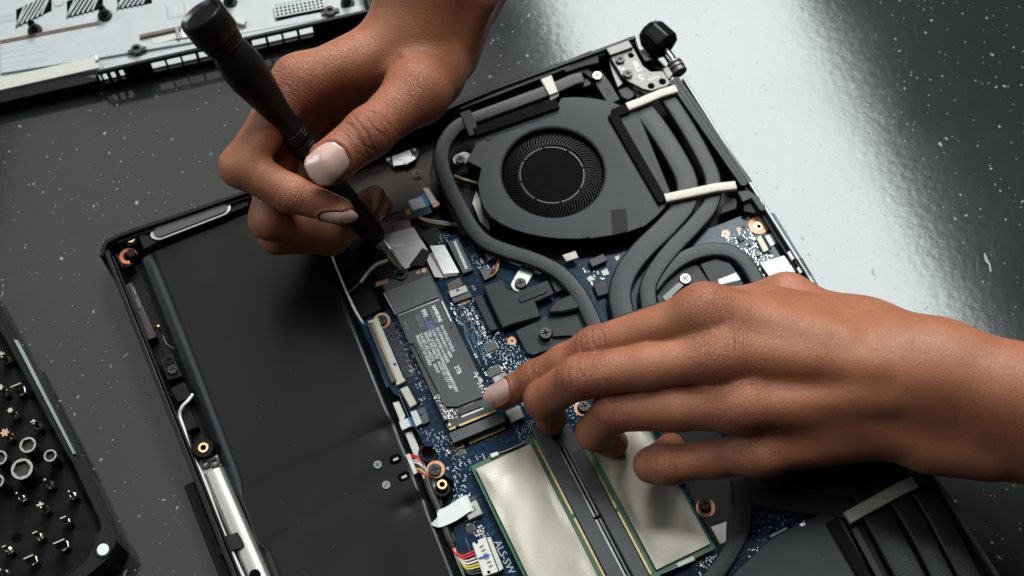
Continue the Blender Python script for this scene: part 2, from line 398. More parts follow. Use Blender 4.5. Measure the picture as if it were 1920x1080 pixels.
def tube(name, pts, r, mat, parent, n=10, sm=8, **k):
    """pts = (px, py, z)"""
    return obj(name, MB().sweep(smooth([P(*q) for q in pts], sm), circ(r, n)), mat, parent, angle=60, **k)

# ------------------------------------------------------------------ the removed bottom cover, lying inner side up at the top left
CA = math.atan2(*(np.array(P2(690, 62, 2)) - np.array(P2(180, 178, 2)))[::-1])
cu = np.array([math.cos(CA), math.sin(CA)]); cvv = np.array([-math.sin(CA), math.cos(CA)])
C0 = np.array(P2(693, 22, 15))                      # right end of the near rim, at its top edge
def CV(a, b): p = C0 - cu * a + cvv * b; return (p[0], p[1])
def CQ(x, y, z): d = np.array(P2(x, y, z)) - C0; return float(-(d @ cu)), float(d @ cvv)
cov = thing('bottom_cover', 'pale grey laptop bottom cover lying inner side up with black vented rim', 'laptop cover', (*CV(120, 60), 0))
ZP = 6.0
obj('panel', MB().prism([CV(.5, 2.2), CV(.5, 130), CV(300, 130), CV(300, 2.2)], 3.5, ZP), cover_g, cov)
# rim: two rails and the posts between them, so light falls through the openings
def rim(a0, a1, z0, z1, b0=0, b1=2.0): return MB().prism([CV(a0, b0), CV(a1, b0), CV(a1, b1), CV(a0, b1)], z0, z1)
obj('rim_rail', rim(0, 134, 12.8, 15), plastic_s, cov, .5)
obj('rim_rail', rim(0, 134, 1.0, 5.2), plastic_s, cov, .4)
ops = [CQ(x, y, 9)[0] for x, y in ((575, 62), (545, 68), (516, 74), (486, 80), (400, 100), (385, 98), (354, 102), (325, 106), (296, 112))]
gaps = [(o - 3.3, o + 3.3) for o in ops]
sl = [CQ(x, y, 9)[0] for x, y in ((227, 125), (211, 128), (196, 131), (184, 134))]
gaps += [(o - 1.1, o + 1.1) for o in sl]; gaps.sort()
cur = 0
for g0, g1 in gaps:
    if g0 > cur + .2: obj('rim_post', rim(cur, g0, 5.25, 12.75, .1, 1.9), plastic_s, cov)
    cur = g1
obj('rim_post', rim(cur, 134, 5.25, 12.75, .1, 1.9), plastic_s, cov)
obj('rim_ramp', MB().prism([CV(134, 0), CV(134, 2.0), CV(146, 6), CV(300, 6), CV(300, 0)], 1.0, 9.0), plastic_s, cov, .6)
obj('rim_end', MB().prism([CV(0, 0), CV(0, 130), CV(-2.5, 130), CV(-2.5, 0)], 1.0, 14.5), plastic_s, cov, .6)
obj('edge_strip', MB().prism([CV(133, 6.5), CV(134, 13.5), CV(300, 13.5), CV(300, 6.5)], 9.1, 10.2), cover_y, cov, .2)
obj('edge_ledge', MB().prism([CV(4, 7.0), CV(132, 7.0), CV(132, 10.5), CV(4, 10.0)], 6.02, 7.0), cover_g, cov, .3)
# ridge step and the taped groove
pz('raised_step', [(0, 72), (205, 44), (275, 82), (420, 62), (560, 30), (660, 12), (680, 8), (690, 20), (440, 66), (180, 110), (0, 138)], ZP + .02, 7.2, cover_g, cov, .5)
obj('brown_groove', MB().prism(strip((0, 79), (185, 43), 2.2, 7.4), ZP, 7.4), rust_m, cov)
obj('brown_groove', MB().prism(strip((262, 68), (345, 50), 1.9, 7.4), ZP, 7.4), rust_m, cov)
obj('groove_plate', MB().prism(strip((285, 78), (352, 62), 3.4, 7.3), ZP, 7.3), cover_y, cov)
obj('bright_clip', MB().prism(strip((331, 50), (335, 72), 1.6, 8.4), 6, 8.4), steel, cov)
obj('bright_clip', MB().prism(strip((343, 52), (347, 70), 2.4, 8.0), 6, 8.0), white_pl, cov)
obj('strip_clip', MB().prism(strip((181, 103), (181, 112), 1.2, 11.4), 9, 11.4), white_pl, cov)
# vents: dark wells crossed by raised slanted bars
def vent(quad, n, slope):
    w_ = pz('vent_well', quad, ZP + .02, ZP + .12, black_hole, cov)
    q = np.array(PL(quad, ZP)); a, b, c, d = q       # a-b near edge, d-c far edge
    for k in range(n):
        f = (k + .5) / n
        s0 = a + (b - a) * min(max(f - slope / 2, 0), 1); s1 = d + (c - d) * min(max(f + slope / 2, 0), 1)
        dd = (s1 - s0) / np.linalg.norm(s1 - s0); sd = np.array([-dd[1], dd[0]]) * .40
        obj('vent_bar', MB().prism([tuple(s0 + sd), tuple(s1 + sd), tuple(s1 - sd), tuple(s0 - sd)], ZP + .13, ZP + 1.0), cover_g, w_)
vent([(31, 52), (97, 20), (97, -12), (30, 18)], 7, .42)
vent([(126, 34), (193, 16), (193, -22), (125, 2)], 7, .42)
vent([(220, 18), (285, 6), (285, -24), (219, -12)], 7, .42)
# perforated vent at the right: a dark well under a lattice of thin bars
q = [(519, 36), (610, 18), (604, -4), (515, 12)]
w_ = pz('mesh_well', q, ZP + .02, 7.30, black_hole, cov); qa = np.array(PL(q, ZP))
mb = MB()
for k in range(13):
    f = k / 12; s0 = qa[0] + (qa[1] - qa[0]) * f; s1 = qa[3] + (qa[2] - qa[3]) * f; mb.prism([tuple(s0 - cu * .45), tuple(s0 + cu * .45), tuple(s1 + cu * .45), tuple(s1 - cu * .45)], 7.3, 7.9)
for k in range(5):
    f = k / 4; s0 = qa[0] + (qa[3] - qa[0]) * f; s1 = qa[1] + (qa[2] - qa[1]) * f; mb.prism([tuple(s0 - cvv * .35), tuple(s0 + cvv * .35), tuple(s1 + cvv * .35), tuple(s1 - cvv * .35)], 7.3, 7.85)
obj('vent_mesh', mb, cover_g, w_, kind='stuff')
for x, y in ((66, 58), (197, 30), (432, 4), (652, 6)):
    p = P2(x, y, ZP)
    obj('screw_post', MB().lathe((p[0], p[1], ZP + .01), (0, 0, 1), [(0, 3.6), (1.2, 3.4), (1.4, 2.0), (6.5, 1.8), (6.6, 1.2), (2.5, 1.1)], 24), plastic, cov)
for x, y in ((257, 94), (619, 22)):
    p = P2(x, y, 8)
    obj('screw_boss', MB().lathe((p[0], p[1], 7.2), (0, 0, 1), [(0, 3.0), (2.2, 2.7), (2.3, 1.5), (.3, 1.4)], 24), dark_met, cov)
    obj('boss_bracket', MB().box((p[0], p[1]), CA, 9, 2.6, 7.22, 8.2), dark_met, cov, .3)
disc('round_pad', 109, 3, 2.6, ZP, ZP + .4, etch_m, cov)
# etched drawing lines and outlines pressed into the panel
mb = MB()
for a, b in (((0, 92), (84, 76)), ((0, 100), (85, 84)), ((0, 111), (86, 95)), ((0, 121), (87, 108)), ((0, 128), (88, 113)), ((84, 74), (88, 112)), ((40, 84), (44, 104)), ((0, 37), (30, 30)), ((0, 28), (26, 22)),
             ((312, 4), (316, 29)), ((316, 29), (348, 24)), ((348, 24), (345, -2))):
    mb.prism(strip(a, b, .28, 7.2), 7.21, 7.26)
obj('etched_lines', mb, etch_m, cov, kind='stuff')
obj('panel_latch', MB().prism(strip((432, 34), (460, 42), 3.2, 9), 7.2, 9), cover_y, cov, .3)

# ------------------------------------------------------------------ bit case, lower left
case = thing('bit_case', 'black screwdriver bit case with foam tray and round magnet in its corner', 'tool case', (*P2(60, 900, 0), 0))
ZC = 20.0
outer = [(-40, 512), (0, 588), (21, 630), (24, 640), (138, 853), (146, 860), (198, 972), (214, 994), (220, 1016), (206, 1046), (160, 1085), (60, 1130), (-120, 1200), (-330, 800)]
inner = [(-40, 540), (-6, 612), (12, 640), (16, 650), (127, 856), (135, 868), (186, 976), (188, 990), (180, 1010), (160, 1050), (130, 1075), (50, 1110), (-120, 1170), (-300, 800)]
o2 = PL(outer, ZC); i2 = PL(inner, ZC)
obj('case_shell', MB().prism(o2, .3, 12.5), plastic, case, 1.2)
mb = MB(); n = len(o2)
mb.add([(x, y, 12.6) for x, y in o2] + [(x, y, ZC) for x, y in o2] + [(x, y, ZC) for x, y in i2] + [(x, y, 12.6) for x, y in i2],
       [f for i in range(n) for j in [(i + 1) % n] for f in ((i, j, n + j, n + i)[::-1], (n + i, n + j, 2*n + j, 2*n + i)[::-1], (2*n + i, 2*n + j, 3*n + j, 3*n + i)[::-1])])
obj('case_rim', mb, plastic_s, case, .5)
tr = [(c[0] * .985 + o[0] * .015, c[1] * .985 + o[1] * .015) for c, o in zip(i2, [P2(60, 900, ZC)] * n)]
obj('foam_tray', MB().prism(tr, 12.7, 16.0), tray_m, case)
pz('clear_hinge_strip', [(25, 636), (33, 637), (141, 849), (137, 853)], 17, 20.6, M('smoky_clear_plastic', (.16, .19, .195), .22, spec=.7), case, .2)
pz('corner_web', [(176, 1003), (190, 988), (212, 1000), (214, 1018), (196, 1042), (168, 1050)], 13, 17.5, plastic, case, .5)
p = P2(193, 1030, 20.4)
obj('magnet_collar', MB().ring(p, 2.5, 3.7, 15, 20.6, 32), plastic_s, case, .25)
obj('magnet', MB().cyl(p, 2.4, 15, 20.4, 32), magnet_m, case)
mb = MB(); obj('bit_hole', MB().cyl(P2(32, 1008, 16), 2.2, 15.9, 16.05, 24), black_hole, case)
for x, y, s in ((19, 706, '3.0'), (45, 752, '3.0'), (100, 958, '00'), (58, 975, '000'), (46, 1026, '1'), (102, 1002, '2'), (145, 976, '1'), (146, 1024, '2.5'), (88, 1048, '2'), (136, 1072, '4'), (28, 1078, '1.5'), (105, 915, '3.0'), (74, 842, '3.5'), (60, 904, '4.0'), (10, 755, '2')):
    text('embossed_size', s, 2.2, P2(x, y, 16), E2A, 16.1, plastic_s, case)
    p = P2(x - 8, y + 3, 16.1)
    obj('embossed_ring', MB().ring(p, .75, 1.0, 16.02, 16.12, 20), plastic_s, case)

def bit_body(b, x, y):
    """returns tray point under the photo pixel of the bit's top"""
    return None
def bit(px, py, kind, r, ht, label, tipmat=None):
    """px, py: the top of the bit in the photo; ht: its height above the tray"""
    p = P2(px, py, 16 + ht); tm = tipmat or bit_steel
    b = thing('socket' if kind == 'socket' else 'screwdriver_bit', label, 'nut driver' if kind == 'socket' else 'screwdriver bit', (p[0], p[1], 16), 'bits standing in the foam tray')
    B = (p[0], p[1], 15.5)
    if kind == 'socket':
        hex_ = [(r * .80 * math.cos(math.pi * i / 3 + .3), r * .80 * math.sin(math.pi * i / 3 + .3)) for i in range(6)]
        obj('shank', MB().lathe(B, (0, 0, 1), [(0, r * .92), (ht - 1.5, r * .92)], 32), bit_dark, b)
        mb = MB(); n = 36; zt = 16 + ht; v = []; f = []
        for i in range(n):
            a = 2 * math.pi * i / n; ca, sa = math.cos(a), math.sin(a)
            ah = (a - .3) % (math.pi / 3) - math.pi / 6; rh = r * .80 * math.cos(math.pi / 6) / math.cos(ah)
            for rr, z in ((r * .92, zt - 2), (r, zt - .7), (r * .96, zt), (rh, zt), (rh * .98, zt - 4)): v.append((p[0] + rr * ca, p[1] + rr * sa, z))
        for i in range(n):
            j = (i + 1) % n
            for k in range(4): f.append((i*5 + k, j*5 + k, j*5 + k + 1, i*5 + k + 1))
        mb.add(v, f); obj('socket_rim', mb, steel, b, angle=50)
        obj('socket_floor', MB().cyl(p, r * .72, 16 + ht - 4.2, 16 + ht - 3.6, 24), bit_dark, b)
        return
    obj('shank', MB().lathe(B, (0, 0, 1), [(0, 2.1), (ht * .45, 2.1)], 6), bit_dark, b)
    obj('collar', MB().lathe((p[0], p[1], 15.5 + ht * .45 + .02), (0, 0, 1), [(0, 2.15), (.7, 1.7), (1.1, r * 1.05)], 6), tm, b)
    z0 = 15.5 + ht * .45 + 1.15; z1 = 16 + ht
    mb = MB()
    if kind == 'flat':
        n = np.array([math.cos(E2A), math.sin(E2A)]); m = np.array([-n[1], n[0]]); c = np.array(p); v = []
        for z, a, t_ in ((z0, r * .7, r * .7), (z0 + (z1 - z0) * .45, r * 1.0, r * .55), (z1, r, .22)):
            for sx, sy in ((-1, -1), (1, -1), (1, 1), (-1, 1)): q = c + n * sx * a + m * sy * t_; v.append((q[0], q[1], z))
        f = [(3, 2, 1, 0), (8, 9, 10, 11)] + [(k*4 + i, k*4 + (i + 1) % 4, k*4 + 4 + (i + 1) % 4, k*4 + 4 + i) for k in range(2) for i in range(4)]
        mb.add(v, f)
    elif kind == 'star':
        nn = 24; star = [((r * (1 if (i // 2) % 2 == 0 else .68)) * math.cos(2*math.pi*i/nn), (r * (1 if (i // 2) % 2 == 0 else .68)) * math.sin(2*math.pi*i/nn)) for i in range(nn)]
        mb.prism([(p[0] + x, p[1] + y) for x, y in star], z0, z1)
    elif kind == 'cross':
        for a in (0, math.pi / 2): mb.box(p, a + .3, r * 2, r * .5, z0 + 2 + a * .01, z1 - .5 * (a > 0))
        mb.lathe((p[0], p[1], z0), (0, 0, 1), [(0, r * 1.0), (2.4, r * .7)], 12)
    else:
        mb.lathe((p[0], p[1], z0), (0, 0, 1), [(0, r), ((z1 - z0) * .4, r * .55), (z1 - z0, r * .42)], 14)
    obj('tip', mb, tm if kind != 'flat' or r < 1.9 else bit_steel, b, angle=30)
B_ = bit
B_(52, 834, 'socket', 3.5, 13, 'steel nut driver beside the case edge, second from it')
B_(41, 879, 'socket', 4.6, 13, 'widest steel nut driver, standing in the middle of the tray')
B_(94, 854, 'socket', 2.7, 12, 'narrow steel nut driver nearest the long edge of the case')
B_(-1, 858, 'socket', 3.2, 13, 'steel nut driver cut by the photo edge, above the widest one')
B_(-6, 902, 'socket', 3.0, 13, 'steel nut driver cut by the photo edge, beside the widest one')
B_(29, 722, 'flat', 2.2, 13, 'broad polished blade bit standing highest by the case edge')
B_(19, 769, 'star', 1.2, 11, 'small steel star bit below the broad polished blade')
B_(9, 811, 'star', 1.9, 11, 'copper coloured star bit', bit_brass)
B_(62, 790, 'cross', 1.1, 12, 'cross bit above the nut drivers, near the clear strip')
B_(2, 664, 'cross', 1.4, 12, 'bit cut by the photo edge at the top of the tray')
B_(0, 726, 'star', 1.4, 11, 'star bit cut by the photo edge beside the polished blade')
B_(84, 899, 'point', 1.0, 12, 'slim pointed bit right below the narrow nut driver')
B_(31, 924, 'point', .9, 12, 'slim needle bit directly below the widest nut driver')
B_(75, 946, 'cross', 1.4, 12, 'bright cross bit below the needle bits')
B_(129, 921, 'point', .9, 11, 'slim pointed bit nearest the right rim')
B_(118, 970, 'flat', 1.2, 11, 'small flat blade bit above the magnet row')
B_(65, 998, 'flat', 1.0, 11, 'narrow flat blade bit right of the empty hole')
B_(110, 1015, 'flat', 2.3, 12, 'wide dark spade blade bit nearest the magnet')
B_(7, 1024, 'flat', .8, 11, 'narrow blade bit left of the empty hole')
B_(53, 1044, 'flat', 2.0, 11, 'spade blade bit in the lowest row')
B_(0, 1068, 'point', 1.0, 11, 'bit in the lower corner of the photo')
# ------------------------------------------------------------------ laptop: open base, upside down on the table
TR = 281.0; LS = 341.0
lap = thing('laptop', 'black laptop base lying open with battery, circuit board and fans exposed', 'laptop', (*L(170, 140), 0))
def lq(s0, s1, t0, t1): return [L(s0, t0), L(s1, t0), L(s1, t1), L(s0, t1)]
obj('tray_floor', MB().prism(lq(1.5, LS - 2, 2.5, TR - 2), .8, 3.0), plastic, lap)
def lwall(name, s0, s1, t0, t1, z0, z1, mat=plastic_s, bevel=.5): return obj(name, MB().prism(lq(s0, s1, t0, t1), z0, z1), mat, lap, bevel)
sw = [np.array(q) for q in PL([(186, 480), (189, 464), (196, 451), (215, 441), (243, 430), (337, 399), (466, 354), (700, 257), (923, 164), (1190, 66)], 16)]
def poly_wall(name, pts, off, wd, z0, z1, mat, bevel=.4):
    o = []; i_ = []
    for k, q in enumerate(pts):
        t = pts[min(k + 1, len(pts)-1)] - pts[max(k - 1, 0)]; t = t / np.linalg.norm(t); nn = np.array([t[1], -t[0]])
        o.append(tuple(q + nn * off)); i_.append(tuple(q + nn * (off + wd)))
    return obj(name, MB().prism(o + i_[::-1], z0, z1), mat, lap, bevel)
poly_wall('side_wall', sw, 0, 2.0, .6, 16, plastic_s)
poly_wall('inner_rim', sw[3:], 2.1, 1.4, 3, 14.2, plastic)
obj('corner_floor', MB().prism([tuple(q) for q in sw[1:8]] + [L(60, 120), L(30, 2.6)], 1.2, 3.02), plastic, lap)
lwall('front_wall', 1.0, LS, 0, 2.2, .6, 16)
lwall('side_wall', LS - 2, LS, 2.3, TR, .6, 16)
lwall('rear_wall', 31, LS - 31, TR - 1.6, TR, 1.5, 14.5, bezel_m, .4)
lwall('rear_inner_wall', 31, LS - 31, TR - 3.6, TR - 1.7, 2, 12, plastic, .2)
lwall('inner_rim', 3.7, LS, 2.3, 3.4, 3, 14.0, plastic)
lwall('front_lip', 116, 300, -5.5, -.05, .6, 7.5, plastic, 1.2)
lwall('side_flange', -1.6, -.05, 190, 269, .6, 13.5, plastic, .4)
# corner details
pz('speaker_box', [(262, 436), (458, 362), (468, 385), (280, 462)], 3.1, 12.6, plastic, lap, .5)
def obl(c, ang, ln, wd, n=10):
    o = []
    for sgn in (1, -1):
        for i in range(n + 1):
            a = sgn * 0 + (-math.pi / 2 + math.pi * i / n) + (0 if sgn > 0 else math.pi)
            x = sgn * (ln - wd) / 2 + wd / 2 * math.cos(a); y = wd / 2 * math.sin(a)
            o.append((c[0] + math.cos(ang) * x - math.sin(ang) * y, c[1] + math.sin(ang) * x + math.cos(ang) * y))
    return o
sc_ = P2(357, 412, 14)
spk = obj('speaker_frame', MB().prism(obl(sc_, E2A - .02, 38.5, 8.6), 12.5, 13.7), steel, lap, .5, 3)
obj('speaker_membrane', MB().prism(obl(sc_, E2A - .02, 35.0, 6.2), 13.0, 14.3), M('speaker_membrane', (.022, .026, .026), .45), spk, .5, 3)
pz('speaker_foot', [(258, 440), (272, 434), (284, 460), (270, 467)], 12.6, 13.6, plastic, lap, .2)
p = P2(245, 447, 13)
def insert(px, py, z, r=2.2, mat=brass, ln=5):
    p = P2(px, py, z)
    mb = MB(); v = []; n = 28
    for i in range(n):
        a = 2 * math.pi * i / n; k = 1 + .07 * (i % 2)
        for rr, zz in ((r * k, z - ln), (r * k, z - .3), (r * .94, z), (r * .55, z), (r * .5, z - ln * .8)): v.append((p[0] + rr * math.cos(a), p[1] + rr * math.sin(a), zz))
    mb.add(v, [(i*5 + q, (i + 1) % n*5 + q, (i + 1) % n*5 + q + 1, i*5 + q + 1) for i in range(n) for q in range(4)])
    o = obj('threaded_insert', mb, mat, lap, angle=30)
    obj('insert_bore', MB().cyl(p, r * .54, z - ln, z - ln * .7, 16), black_hole, o)
insert(245, 447, 13, 2.1)
ringo('boss', 245, 447, 2.35, 3.4, 3.1, 12, plastic, lap)
mb = MB().ring(P2(240, 480, 10), 2.3, 4.1, 7, 10, 40, a0=rad(20), a1=rad(290)); obj('rubber_washer', mb, orange, lap, .3)
obj('washer_post', MB().cyl(P2(245, 474, 11), 2.1, 3.1, 11, 20), plastic, lap, .3)
obj('corner_rib', MB().prism(strip((216, 475), (230, 498), 1.0, 14), 3.1, 13), plastic_s, lap, .2)
obj('corner_rib', MB().prism(strip((229, 498), (246, 490), 1.0, 13), 3.1, 11), plastic_s, lap, .2)
obj('corner_rib', MB().prism(strip((200, 462), (206, 476), 1.0, 14), 3.1, 13), plastic_s, lap, .2)
# front rail: light bar, clips, screws
bar = obj('light_bar', MB().prism(strip((236, 534), (283, 636), 5.5, 9), 3.1, 9), black_pcb, lap, .3)
obj('bar_edge', MB().prism(strip((241, 533), (260, 580), .45, 10), 8.5, 10), dark_met, bar, flat=True)
obj('bar_edge', MB().prism(strip((260, 583), (281, 635), .45, 10), 8.5, 10), dark_met, bar, flat=True)
text('bar_print', 'AD66', 1.6, P2(249, 538, 9), E1A, 9.05, print_g, bar); text('bar_print', '52 X.X', 1.5, P2(256, 560, 9), E1A, 9.05, print_g, bar)
for k, (a, b) in enumerate((((275, 652), (286, 678)), ((288, 684), (301, 720)), ((224, 520), (231, 540)), ((304, 722), (308, 736)))):
    obj('wall_clip', MB().prism(strip(a, b, .8, 13), 3.1, 12.5), plastic_s, lap, .15)
pz('front_bracket', [(296, 670), (322, 662), (343, 705), (314, 714)], 3.1, 9, plastic, lap, .4)
screw(323, 692, 10.2, 2.3, black_scr, lap)
ringo('boss', 317, 675, 1.0, 2.0, 3.1, 9.8, plastic, lap)
pz('rail_box', [(318, 728), (345, 715), (360, 745), (333, 755)], 3.1, 10.5, plastic, lap, .4)
pz('rail_box', [(325, 770), (352, 760), (372, 800), (345, 812)], 3.1, 8.5, plastic, lap, .4)
pz('rail_box', [(333, 800), (352, 800), (366, 850), (352, 860)], 3.1, 7.5, plastic, lap, .4)
tube('small_clip', [(290, 614, 9), (297, 612, 11), (301, 622, 9)], .8, brass, lap, 8)
tube('antenna_lead', [(305, 630, 8), (312, 645, 9), (326, 655, 8)], .5, wire_k, lap, 8)
insert(381, 839, 12, 2.3); ringo('boss', 381, 840, 2.5, 4.0, 3.1, 11.2, plastic, lap)
# silver rail cover with its white cable
rail = []
pa = np.array(P2(397, 882, 11)); pb = np.array(P2(500, 1120, 11)); dd = (pb - pa) / np.linalg.norm(pb - pa); sd = np.array([-dd[1], dd[0]])
mb = MB(); sec = [(-5.0, 0)] + [(5.0 * math.cos(math.pi * (1 - i / 14)), 3.6 * math.sin(math.pi * (1 - i / 14)) ** .8) for i in range(1, 14)] + [(5.0, 0), (5.0, -.6), (-5.0, -.6)]
mb.sweep([(pa[0], pa[1], 8.3), (pb[0], pb[1], 8.3)], sec)
obj('rail_cover', mb, silver_p, lap, .2)
rb = pz('rail_bracket', [(374, 870), (408, 852), (416, 872), (400, 884), (388, 890), (412, 940), (420, 990), (470, 1080), (440, 1090), (402, 1000), (396, 985), (384, 930), (378, 905)], 5, 7.2, silver_p, lap, .2)
for x, y in ((377, 903), (402, 960)): disc('bracket_hole', x, y, 1.5, 7.0, 7.3, black_hole, rb)
for x, y in ((384, 868), (402, 866)):
    ringo('rubber_grommet', x, y, 1.1, 2.3, 7.2, 8.8, rubber_b, rb)
disc('bracket_hole', 478, 1078, 2.4, 11.0, 12.1, black_hole, rb)
tube('white_cable', [(361, 740, 9), (352, 752, 11), (341, 764, 11), (337, 780, 10), (345, 805, 10), (352, 830, 10), (360, 855, 10), (376, 885, 10.5), (392, 925, 11), (410, 975, 11.5), (425, 1012, 12), (444, 1055, 12), (470, 1110, 12)], .75, wire_w, lap)
mb = MB(); 
tp = [P(x, y, z) for x, y, z in ((411, 1028, 8), (416, 1024, 12.6), (428, 1019, 13.4), (446, 1013, 13.1), (460, 1009, 10))]
obj('cloth_tape', MB().sweep(tp, [(-3.4, -.15), (3.4, -.15), (3.4, .15), (-3.4, .15)]), black_tp, lap)

# ------------------------------------------------------------------ battery: soft pouch cells under one black skin
b0s, b0t = ST(264, 484, 10)
def battery():
    ns, nt_ = 240, 96
    s0, s1 = b0s, 232.0; V = []
    cellb = ((s0, 130), (152, 232))
    for i in range(ns):
        s = s0 + (s1 - s0) * i / (ns - 1)
        ta = 14.0 - .012 * (s - s0); tb = 93.0 - .052 * (s - 45)
        if 128 < s < 154: ta += 1.0 * math.sin(math.pi * (s - 128) / 26)
        for j in range(nt_):
            f = j / (nt_ - 1); f = .5 - .5 * math.cos(math.pi * f) * (1 - .25 * abs(math.cos(math.pi * f)) ** 0) - 0 if False else f
            t = ta + (tb - ta) * f
            # crown of the two cells
            c = 0
            for a, b in cellb:
                e = min(max((s - a) / 9.0, 0), 1) * min(max((b - s) / 11.0, 0), 1)
                c = max(c, 1 - (1 - e) ** 2.2)
            br = max(0, min((s - 126) / 9, 1, (160 - s) / 9)); br = br * br * (3 - 2 * br)
            e1 = min((t - ta) / (6.6 * (1 - .7 * br)), 1); e2 = min((tb - t) / 5.0, 1)
            roll = (e1 if e1 < .4 else e1 - (e1 - .4) ** 2 / 1.2) / .7 * (1 - (1 - e2) ** 2.2)
            z = 8.3 + 2.5 * roll + .5 * c * (3 * e1 ** 2 - 2 * e1 ** 3) * min(e2, 1)
            # the flat bridge between the cells, with the pressed connector pocket
            dr = math.exp(-((s - 133) / 5) ** 2 - ((t - 84) / 6) ** 2) * .8 + math.exp(-((s - 167) / 4) ** 2 - ((t - 80) / 7) ** 2) * 1.0
            z -= dr + .55 * br * roll * max(0, 1 - (t - ta) / 40)
            z += .16 * math.sin(s * .31 + t * .12) * math.exp(-((s - 141) / 13) ** 2) * roll + .10 * math.sin(t * .21 + s * .05) * roll
            V.append((*L(s, t), z))
    top = len(V); F = [(i*nt_ + j, i*nt_ + j + 1, (i+1)*nt_ + j + 1, (i+1)*nt_ + j)[::-1] for i in range(ns - 1) for j in range(nt_ - 1)]
    ed = [j for j in range(nt_)] + [i*nt_ + nt_ - 1 for i in range(1, ns)] + [(ns-1)*nt_ + j for j in range(nt_ - 2, -1, -1)] + [i*nt_ for i in range(ns - 2, 0, -1)]
    for k in ed: V.append((V[k][0], V[k][1], 3.1))
    m = len(ed)
    for k in range(m): F.append((ed[k], ed[(k+1) % m], top + (k+1) % m, top + k))
    mb = MB(); mb.add(V, F); return mb
bat_m = M('matt_black_battery_skin', (.0035, .0045, .0047), .25, var=.15, vs=40, bump=.05, bs=300, spec=.18, rvar=.04, dust=.2)
bat = obj('battery', battery(), bat_m, lap, angle=50)
ZB = 11.9
for x, y, sgn in ((708, 871, '+'), (724, 909, '-')):
    d = disc('polarity_disc', x, y, 1.75, ZB - .6, ZB - .02, print_g, bat)
    p = P2(x, y, ZB); mb = MB().box(p, E2A + .35, 2.2, .32, ZB - .02, ZB + .01)
    if sgn == '+': mb = MB().prism([(p[0] + math.cos(E2A + .35) * a - math.sin(E2A + .35) * b, p[1] + math.sin(E2A + .35) * a + math.cos(E2A + .35) * b) for a, b in ((-1.1, -.16), (-.16, -.16), (-.16, -1.1), (.16, -1.1), (.16, -.16), (1.1, -.16), (1.1, .16), (.16, .16), (.16, 1.1), (-.16, 1.1), (-.16, .16), (-1.1, .16))], ZB - .02, ZB + .01)
    obj('polarity_mark', mb, bat_m, bat)
for x, y in ((741, 859), (757, 892)):
    d = obj('contact_slot', MB().prism(obl(P2(x, y, ZB), E2A, 5.2, 3.4), ZB - .8, ZB + .02), black_hole, bat, .2)
    obj('contact', MB().box(P2(x + 1, y + 2, ZB), E2A, 2.4, 1.2, ZB - .2, ZB + .10), steel, bat, .1)
# stitched looking seam along the long edge
mb = MB()
for k in range(150):
    s = 40 + k * 1.0; t = 93.0 - .052 * (s - 45) - .5; mb.box(L(s, t), E1A, .35, .5, 7.9, 8.45)
obj('seam_dots', mb, rubber_b, bat, kind='stuff')
# ------------------------------------------------------------------ motherboard
ZM = 8.6
edge = [(672, 604), (693, 596), (712, 588), (792, 560), (826, 520), (812, 462), (838, 440), (905, 440), (955, 492), (1010, 515), (1060, 490), (1150, 478), (1340, 425), (1412, 396), (1452, 400), (1523, 515)]
be = PL(edge, ZM); be = [q for q in be]
be += [L(300, TR - 4.2), L(300, 99)]
be += PL([(905, 1150), (880, 1090), (860, 1035), (850, 992), (838, 966), (842, 945), (855, 928), (850, 902), (832, 890), (812, 868), (822, 858), (815, 838), (796, 836), (784, 812), (757, 748), (737, 737)], ZM)
mbd = obj('motherboard', MB().prism(be, ZM - 1.0, ZM), pcb_m, lap)
obj('shadow_film', MB().prism(PL([(1236, 812), (1330, 790), (1410, 900), (1395, 960), (1365, 1022), (1347, 1030)], ZM), ZM - .5, ZM + .012), black_tp, mbd)  # black sheet added to darken the board where the hand's shadow falls
def on(name, pts, z1, mat, z0=ZM + .02, bevel=0, parent=None, **k): return pz(name, pts, z0, z1, mat, parent or mbd, bevel, **k)
def chip(px, py, ln, wd, h, mat=chip_m, ang=E2A, name='chip', legs=0, bevel=.1, z=ZM):
    p = P2(px, py, z + h); o = obj(name, MB().box(p, ang, ln, wd, z + .03, z + h), mat, mbd, bevel)
    if legs:
        mb = MB(); ca = np.array([math.cos(ang), math.sin(ang)]); sa = np.array([-ca[1], ca[0]])
        for k in range(legs):
            f = (k + .5) / legs - .5
            for a, b, L1, W1 in ((f * ln * .9, wd / 2 + .15, .2, .5), (f * ln * .9, -wd / 2 - .15, .2, .5), (ln / 2 + .15, f * wd * .9, .5, .2), (-ln / 2 - .15, f * wd * .9, .5, .2)):
                q = np.array(p) + ca * a + sa * b; mb.box(q, ang, L1, W1, z + .03, z + .18)
        obj('chip_legs', mb, solder, mbd, kind='stuff')
    return o
